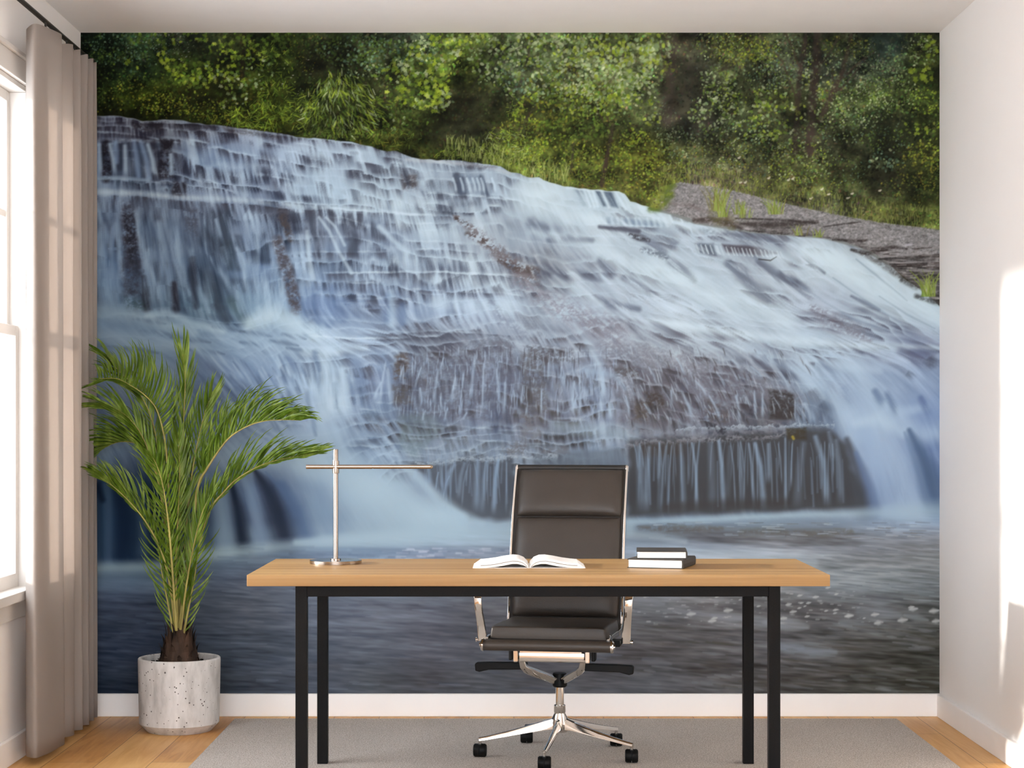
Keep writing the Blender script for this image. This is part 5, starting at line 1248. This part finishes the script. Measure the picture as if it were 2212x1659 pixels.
# lower right frond
frond([(392, 1360, .0), (412, 1260, -.01), (432, 1170, -.02), (452, 1102, -.02), (481, 1065, -.03), (511, 1035, -.03), (557, 1008, -.04), (602, 993, -.05), (648, 984, -.05), (690, 974, -.05)],
      [(52, 22, .10, .20, .06, -32, .15), (34, 12, .10, .18, .07, -22, -.2), (-12, -14, .05, .05, .05, 10, .2)], n=50, t0=.25)
# left middle frond, its tip behind the curtain edge
frond([(378, 1358, .06), (366, 1210, .07), (352, 1100, .08), (336, 1010, .09), (306, 964, .10), (262, 954, .12), (224, 968, .14), (206, 985, .15)],
      [(-52, -30, .12, .20, .07, 52, .1), (-30, -16, .12, .20, .08, 40, -.1), (-70, -40, .10, .16, .06, 60, .2)], n=46, t0=.34)
frond([(380, 1358, .02), (368, 1200, .01), (352, 1090, .0), (330, 1000, -.01), (300, 930, -.02), (262, 890, -.02), (222, 872, -.02)],
      [(-26, -10, .12, .19, .10, 24, .15), (22, 10, .12, .17, .10, 18, -.15)], n=40, t0=.38)
# lower left frond
frond([(380, 1360, -.04), (366, 1260, -.06), (349, 1192, -.07), (316, 1129, -.09), (279, 1083, -.10), (240, 1047, -.11), (213, 1030, -.11)],
      [(-44, -22, .12, .19, .07, 34, .15), (-26, -12, .10, .17, .08, 26, -.15), (14, 14, .05, .06, .05, -10, .2)], n=44, t0=.22)
# front centre frond, stalk towards the viewer
frond([(381, 1362, -.08), (373, 1240, -.13), (364, 1132, -.17), (352, 1050, -.20), (338, 1004, -.22), (322, 975, -.23)],
      [(-34, -24, .09, .17, .07, 14, -.3), (34, 26, .09, .16, .07, -14, -.3)], n=50, t0=.10, stem=.006)
# inner fill
frond([(386, 1360, .04), (388, 1200, .06), (392, 1050, .08), (396, 920, .10), (400, 820, .11), (394, 765, .12)],
      [(-24, -12, .10, .18, .12, 10, .2), (24, 12, .10, .17, .12, -10, .2)], n=48, t0=.12)
frond([(388, 1360, .02), (396, 1220, .02), (406, 1100, .02), (420, 990, .02), (440, 900, .03), (458, 850, .03)],
      [(-26, -14, .10, .18, .09, 12, .2), (30, 18, .10, .18, .09, -16, -.2)], n=48, t0=.12)
frond([(384, 1360, -.02), (380, 1240, -.03), (384, 1120, -.04), (388, 1020, -.05), (384, 940, -.05)],
      [(-28, -18, .09, .16, .08, 12, .2), (28, 18, .09, .16, .08, -12, -.2)], n=44, t0=.12)
frond([(390, 1360, -.04), (402, 1270, -.07), (416, 1190, -.09), (436, 1110, -.11), (460, 1060, -.12)],
      [(-24, -14, .08, .15, .08, 16, -.2), (30, 20, .08, .15, .08, -14, .2)], n=38, t0=.12)
# short spiky leaflets low on the stalks
frond([(376, 1372, -.03), (364, 1310, -.05), (352, 1250, -.06), (342, 1190, -.06)],
      [(34, 40, .09, .13, .12, -26, .15), (-16, -10, .07, .10, .10, 10, .1)], n=16, t0=.05, w=.004)
frond([(396, 1372, -.03), (408, 1310, -.05), (420, 1250, -.06), (428, 1190, -.06)],
      [(-34, -40, .08, .12, .11, 24, .15), (16, 10, .07, .10, .10, -10, .1)], n=16, t0=.05, w=.004)

# ================================================================ desk
DX0, DX1, DY0, DY1, DZ = -.869, 1.029, 6.025, 6.759, .75
desk = thing('desk', 'oak topped desk on a black square tube frame in front of the mural', 'desk', (.08, 6.39, 0))
def dpart(name, boxes, mat, bevel=.0015):
    b = BM()
    for q in boxes:
        add_box(b, *q)
    o = obj(name, b, mat, desk, bevel=bevel)
    o.matrix_parent_inverse = Matrix.Translation(desk.location).inverted()
    return o
dpart('tabletop', [(DX0, DY0, DZ - .037, DX1, DY1, DZ)], 'desk')
LX0, LX1, LY0, LY1, LT, ZT = -.714, .871, 6.05, 6.757, .038, DZ - .037
for x in (LX0, LX1 - LT):
    for y in (LY0, LY1 - LT):
        dpart('leg', [(x, y, .008, x + LT, y + LT, ZT)], 'black')
dpart('frame_rail', [(LX0 + LT, LY0, ZT - .036, LX1 - LT, LY0 + LT, ZT)], 'black')
dpart('frame_rail', [(LX0 + LT, LY1 - LT, ZT - .036, LX1 - LT, LY1, ZT)], 'black')
dpart('frame_rail', [(LX0, LY0 + LT, ZT - .036, LX0 + LT, LY1 - LT, ZT)], 'black')
dpart('frame_rail', [(LX1 - LT, LY0 + LT, ZT - .036, LX1, LY1 - LT, ZT)], 'black')

# ================================================================ desk lamp
lamp = thing('desk_lamp', 'slim nickel desk lamp with a round base and a level bar arm', 'lamp', (-.628, 6.53, DZ))
bm = BM(); add_lathe(bm, [(0, 0), (.0905, 0), (.0915, .001), (.0915, .0115), (.0905, .0125), (0, .0125)], 72); obj('base', bm, 'nickel', lamp, smooth=35)
bm = BM(); add_lathe(bm, [(0, .0125), (.018, .0125), (.018, .0175), (.0145, .0185), (0, .0185)], 36); obj('foot_ring', bm, 'nickel', lamp, smooth=35)
bm = BM(); add_lathe(bm, [(0, .0185), (.0085, .0185), (.0085, .401), (.0078, .403), (0, .403)], 28); obj('post', bm, 'nickel', lamp, smooth=35)
bm = BM(); add_lathe(bm, [(.0085, .318), (.0115, .318), (.0117, .319), (.0117, .361), (.0115, .362), (.0085, .362)], 32); obj('collar', bm, 'nickel', lamp, smooth=35)
arm = None
bm = BM(); sweep(bm, [(-.104, -.004, .341), (.128, -.004, .341)], circ(.0078, 20)); arm = obj('arm', bm, 'nickel', lamp, smooth=40)
bm = BM(); sweep(bm, [(.128, -.004, .341), (.134, -.004, .341)], circ(.0066, 20)); sweep(bm, [(.134, -.004, .341), (.332, -.004, .341), (.339, -.004, .341), (.343, -.004, .341)], circ(.0074, 20), scale=[1, 1, .85, .45]); obj('light_bar', bm, 'nickel', arm, smooth=40)

# ================================================================ open book
ob = thing('open_book', 'white open book lying face up in the middle of the desk', 'book', (.052, 6.31, DZ))
def page_block(sgn):
    top = [(.004, .010), (.018, .024), (.036, .0315), (.056, .0325), (.085, .0285), (.115, .0225), (.145, .0185), (.168, .0165)]
    bot = [(.002, .001), (.020, .010), (.040, .0145), (.058, .0145), (.085, .009), (.115, .004), (.145, .0015), (.190, .001)]
    b = BM()
    ys = [0, .21]
    rings = []
    for y in ys:
        rings.append([b.verts.new((sgn * x, y, z)) for x, z in top] + [b.verts.new((sgn * x, y, z)) for x, z in bot[::-1]])
    n = len(rings[0])
    for k in range(n):
        b.faces.new((rings[0][k], rings[0][(k + 1) % n], rings[1][(k + 1) % n], rings[1][k]))
    for r in rings:
        m = len(top)
        for k in range(m - 1):
            b.faces.new((r[k], r[k + 1], r[n - 2 - k], r[n - 1 - k]))
    return b
for s in (1, -1):
    pg = obj('pages', page_block(s), 'paper', ob, smooth=30)
    b = BM()
    line = [(.006, .006), (.020, .018), (.038, .0245), (.058, .0250), (.085, .0200), (.115, .0140), (.145, .0105), (.165, .0095)]
    for (xa, za), (xb, zb) in zip(line, line[1:]):
        vs = [b.verts.new((s * xa, -.0006, za)), b.verts.new((s * xb, -.0006, zb)), b.verts.new((s * xb, -.0006, zb - .0014)), b.verts.new((s * xa, -.0006, za - .0014))]
        b.faces.new(vs)
        ws = [b.verts.new((v.co.x, .002, v.co.z)) for v in vs]
        b.faces.new(ws[::-1])
        for k in range(4):
            b.faces.new((vs[k], vs[(k + 1) % 4], ws[(k + 1) % 4], ws[k]))
    g = obj('page_edge', b, 'cover', pg)
    g['label'] = 'grey line between the leaves'
bm = BM(); add_box(bm, -.192, -.001, 0, .192, .212, .0012); obj('cover', bm, 'paper', ob)

# ================================================================ stacked books
def closed_book(loc, rot, wd, dp, ht, label):
    """hardback lying flat: local x along the front page edge, spine at +x"""
    t = thing('book', label, 'book', loc, rot, 'closed black books stacked on the desk')
    cv = .0028
    bm = BM(); add_box(bm, -wd + .004, .003, cv, -.004, dp - .003, ht - cv); pg = obj('pages', bm, 'paper', t, bevel=.001)
    bm = BM()
    add_box(bm, -wd, 0, 0, -.006, dp, cv)
    add_box(bm, -wd, 0, ht - cv, -.006, dp, ht)
    sp = [(-.006, 0), (-.002, .0), (.001, .004), (.002, ht * .5), (.001, ht - .004), (-.002, ht), (-.006, ht), (-.006, ht - cv), (-.004, ht - cv), (-.0025, ht * .5), (-.004, cv), (-.006, cv)]
    a = [bm.verts.new((x, 0, z)) for x, z in sp]; b = [bm.verts.new((x, dp, z)) for x, z in sp]
    n = len(sp)
    for k in range(n):
        bm.faces.new((a[k], a[(k + 1) % n], b[(k + 1) % n], b[k]))
    for q in range(5):
        bm.faces.new((a[q], a[q + 1], a[n - 2 - q], a[n - 1 - q])); bm.faces.new((b[q], b[n - 1 - q], b[n - 2 - q], b[q + 1]))
    obj('cover', bm, 'cover', t)
    return t
closed_book((.572, 6.268, DZ), math.radians(-17), .193, .215, .0315, 'larger black book with white page edges at the bottom of the stack')
closed_book((.590, 6.306, DZ + .0316), math.radians(-4), .172, .19, .0265, 'smaller black book lying on top of the larger one')

# ================================================================ office chair
CX, CY = .171, 6.897
chair = thing('office_chair', 'high backed dark brown leather office chair with chrome arms behind the desk', 'office chair', (CX, CY, .008), math.radians(-9.3))
PROF = crom([(0, -.325, .462), (0, -.27, .466), (0, -.10, .462), (0, .05, .456), (0, .115, .466), (0, .150, .505), (0, .172, .60), (0, .200, .72), (0, .245, .86), (0, .295, .97), (0, .345, 1.062)], 8)
def prof(t):
    f = min(max(t, 0), 1) * (len(PROF) - 1); i = min(int(f), len(PROF) - 2)
    p = PROF[i].lerp(PROF[i + 1], f - i); tg = (PROF[i + 1] - PROF[i]).normalized()
    return p, Vector((0, -tg.z, tg.y))          # point and the normal towards the sitter
def t_at(z=None, y=None):
    best = min(range(401), key=lambda k: abs(prof(k / 400)[0].z - z) + (9 if prof(k / 400)[0].y < .12 else 0) if z is not None else abs(prof(k / 400)[0].y - y) + (9 if prof(k / 400)[0].z > .5 else 0))
    return best / 400
def pad(name, ta, tb, hw, th, nu=22, nv=26, ex=.55, sq=5.):
    bm = BM()
    top, bot = [], []
    for j in range(nv + 1):
        v = -1 + 2 * j / nv
        v = math.copysign(abs(v) ** (.75 if ex > .3 else .45), v)
        p, n = prof(ta + (tb - ta) * (v + 1) / 2)
        rt, rb = [], []
        for i in range(nu + 1):
            u = -1 + 2 * i / nu
            u = math.copysign(abs(u) ** (.7 if ex > .3 else .42), u)
            k = (max(0, 1 - abs(u) ** sq) ** ex) * (max(0, 1 - abs(v) ** sq) ** ex)
            hwv = hw * (1 - .03 * abs(v) ** 6)
            x = u * hwv
            rt.append(bm.verts.new(Vector((x, p.y, p.z)) + n * (.006 + th * k)))
            rb.append(bm.verts.new(Vector((x, p.y, p.z)) + n * .003))
        top.append(rt); bot.append(rb)
    for g in (top, bot):
        for j in range(nv):
            for i in range(nu):
                bm.faces.new((g[j][i], g[j][i + 1], g[j + 1][i + 1], g[j + 1][i]))
    ed = lambda g: [g[0][i] for i in range(nu + 1)] + [g[j][nu] for j in range(1, nv + 1)] + [g[nv][i] for i in range(nu - 1, -1, -1)] + [g[j][0] for j in range(nv - 1, 0, -1)]
    a, b = ed(top), ed(bot)
    for k in range(len(a)):
        bm.faces.new((a[k], a[(k + 1) % len(a)], b[(k + 1) % len(a)], b[k]))
    return obj(name, bm, 'leather', chair, smooth=60)
t1, t2, t3 = t_at(z=.50), t_at(z=.872), t_at(z=1.052)
# leather sling
bm = BM(); sec = []
N = 64
ra, rb = [], []
for k in range(N + 1):
    p, n = prof(k / N)
    ra.append([bm.verts.new(Vector((x, p.y, p.z)) + n * .003) for x in (-.213, .213)])
    rb.append([bm.verts.new(Vector((x, p.y, p.z)) - n * .003) for x in (-.213, .213)])
for k in range(N):
    bm.faces.new((ra[k][0], ra[k][1], ra[k + 1][1], ra[k + 1][0])); bm.faces.new((rb[k][0], rb[k + 1][0], rb[k + 1][1], rb[k][1]))
    for s in (0, 1):
        bm.faces.new((ra[k][s], ra[k + 1][s], rb[k + 1][s], rb[k][s]))
bm.faces.new((ra[0][0], rb[0][0], rb[0][1], ra[0][1])); bm.faces.new((ra[N][0], ra[N][1], rb[N][1], rb[N][0]))
obj('sling', bm, 'mesh_side', chair, smooth=60)
pad('back_pad', t1, t2, .206, .030)
pad('back_pad', t2 + .004, t3, .206, .030)
pad('seat_pad', t_at(y=-.305), t_at(y=.10), .213, .040, nu=34, nv=34, ex=.2, sq=26.)
# rolled front edge and top bar with chrome caps
bm = BM(); sweep(bm, [(-.228, -.330, .446), (.228, -.330, .446)], circ(.020, 22)); roll = obj('front_roll', bm, 'leather', chair, smooth=40)
for s in (-1, 1):
    b = BM(); sweep(b, [(s * .228, -.330, .446), (s * .234, -.330, .446), (s * .238, -.330, .446)], circ(.0225, 22), scale=[1, 1, .8]); sweep(b, [(s * .238, -.330, .446), (s * .243, -.330, .446)], circ(.008, 12)); obj('end_cap', b, 'chrome', roll, smooth=40)
bm = BM(); sweep(bm, [(-.212, .350, 1.062), (.212, .350, 1.062)], circ(.013, 18)); bar = obj('top_bar', bm, 'mesh_side', chair, smooth=40)
for s in (-1, 1):
    b = BM(); sweep(b, [(s * .212, .350, 1.060), (s * .219, .350, 1.060), (s * .223, .350, 1.060)], circ(.017, 20), scale=[1, 1, .75]); obj('end_cap', b, 'chrome', bar, smooth=40)
# polished side frames
for s in (-1, 1):
    b = BM()
    pts = [Vector((s * .2175, prof(k / 48)[0].y, prof(k / 48)[0].z)) for k in range(49)]
    sweep(b, pts, rrect(.0045, .011, .002), up=Vector((0, -1, .01)))
    obj('side_frame', b, 'chrome', chair, smooth=50)
# arm loops
for s in (-1, 1):
    b = BM()
    pa = crom([(s * .262, -.155, .440), (s * .268, -.165, .50), (s * .276, -.185, .585), (s * .279, -.165, .645), (s * .279, -.10, .668), (s * .278, .04, .672), (s * .270, .12, .672), (s * .250, .165, .668), (s * .222, .186, .662)], 7)
    n = len(pa)
    sc = [(1.05 - .22 * math.sin(math.pi * min(1, i / (n * .42))), 1.) for i in range(n)]
    # section: wide across x, thin along the loop normal
    rings = []
    for i, p in enumerate(pa):
        tg = (pa[min(i + 1, n - 1)] - pa[max(i - 1, 0)]).normalized()
        sx = Vector((1, 0, 0)); nn = tg.cross(sx).normalized()
        rings.append([b.verts.new(p + sx * u * sc[i][0] + nn * v) for u, v in rrect(.017, .006, .004)])
    m = len(rings[0])
    for a, c in zip(rings, rings[1:]):
        for k in range(m):
            b.faces.new((a[k], a[(k + 1) % m], c[(k + 1) % m], c[k]))
    b.faces.new(rings[0][::-1]); b.faces.new(rings[-1])
    am = obj('armrest', b, 'chrome', chair, smooth=50)
    b = BM(); sweep(b, [(s * .216, -.155, .444), (s * .286, -.155, .444)], circ(.0055, 12)); sweep(b, [(s * .284, -.155, .444), (s * .289, -.155, .444)], circ(.009, 12)); obj('bolt', b, 'chrome', am, smooth=40)
    b = BM(); add_box(b, s * .225 - .02, -.19, .430, s * .225 + .02, -.12, .452); obj('bracket', b, 'plastic', am, bevel=.003)
# tilt mechanism
bm = BM(); sweep(bm, [(-.118, -.20, .392), (.118, -.20, .392)], rrect(.016, .019, .005), up=Vector((0, 0, 1))); add_box(bm, -.112, -.24, .41, .112, .02, .424); mech = obj('crossbar', bm, 'chrome', chair, smooth=40)
for s in (-1, 1):
    b = BM(); add_box(b, s * .131 - .009, -.225, .372, s * .131 + .009, -.17, .432); obj('end_bracket', b, 'chrome', mech, bevel=.004)
    b = BM(); add_box(b, s * .151 - .007, -.215, .378, s * .151 + .007, -.165, .438); obj('clamp', b, 'plastic', mech, bevel=.004)
bm = BM()
for s in (-1, 1):
    sweep(bm, [(s * .114, -.198, .388), (s * .108, -.188, .356), (s * .100, -.172, .342), (s * .086, -.145, .331), (s * .05, -.075, .306), (s * .016, -.012, .283)], rrect(.0125, .0145, .006), up=Vector((0, 1, 0)), scale=[.85, .95, 1.05, 1.1, 1.15, 1.1])
obj('yoke', bm, 'chrome', chair, smooth=45)
bm = BM(); add_lathe(bm, [(0, .255), (.022, .255), (.027, .260), (.028, .296), (.025, .307), (0, .310)], 20); obj('hub', bm, 'plastic', chair, smooth=40)
for s in (-1, 1):
    b = BM()
    pr = [(.10, .364), (.235, .363), (.285, .361), (.292, .354), (.290, .330), (.275, .326), (.240, .335), (.10, .338)]
    a = [b.verts.new((s * x, -.165, z)) for x, z in pr]; c = [b.verts.new((s * x, -.135, z)) for x, z in pr]
    for k in range(8):
        b.faces.new((a[k], a[(k + 1) % 8], c[(k + 1) % 8], c[k]))
    b.faces.new(a); b.faces.new(c[::-1])
    obj('lever', b, 'plastic', chair, bevel=.003)
bm = BM(); add_lathe(bm, [(0, .12), (.0155, .12), (.0155, .258), (0, .258)], 28); obj('gas_column', bm, 'chrome', chair, smooth=35)
bm = BM(); add_lathe(bm, [(0, .088), (.028, .088), (.031, .096), (.030, .138), (.021, .156), (.0205, .160), (.0215, .163), (.0215, .186), (.0195, .189), (.0155, .189)], 32); obj('base_hub', bm, 'chrome', chair, smooth=30)
for k in range(5):
    a = math.radians(-102 + 9.3 + 72 * k)
    d = Vector((math.cos(a), math.sin(a), 0))
    b = BM()
    pts = [d * r + Vector((0, 0, z)) for r, z in ((.015, .120), (.06, .113), (.13, .098), (.20, .084), (.27, .071), (.303, .066))]
    sweep(b, pts, [(-1, -1), (1, -1), (.95, -.2), (.45, .9), (0, 1.05), (-.45, .9), (-.95, -.2)], scale=[(.0135, .022), (.0130, .0165), (.0115, .0120), (.0100, .0090), (.0085, .0068), (.0075, .006)])
    lg = obj('base_leg', b, 'chrome', chair, smooth=40)
    tip = d * .298
    b = BM(); add_lathe(b, [(0, .040), (.0065, .040), (.0065, .064), (0, .064)], 12, tip.x, tip.y); obj('caster_stem', b, 'chrome', lg, smooth=40)
    ca = a + R.uniform(-.25, .25) + (math.pi / 2 if k in (0,) else 0)
    rm = Matrix.Translation((tip.x, tip.y, .0248)) @ Matrix.Rotation(R.uniform(-.12, .12) - chair.rotation_euler.z, 4, 'Z')
    b = BM()
    for side in (-1, 1):
        x0, x1 = side * .0015, side * .0235
        ring = []
        for xx, rr in ((x0, .0225), (x0, .0245), (side * .0185, .0245), (x1, .0205)):
            ring.append([b.verts.new(rm @ Vector((xx, rr * math.cos(2 * math.pi * q / 24), rr * math.sin(2 * math.pi * q / 24)))) for q in range(24)])
        for g, h2 in zip(ring, ring[1:]):
            for q in range(24):
                b.faces.new((g[q], g[(q + 1) % 24], h2[(q + 1) % 24], h2[q]))
        b.faces.new(ring[0]); b.faces.new(ring[-1])
    add_box(b, -.006, -.016, -.016, .006, .016, .0235, rm)
    obj('caster', b, 'plastic', lg, smooth=40)
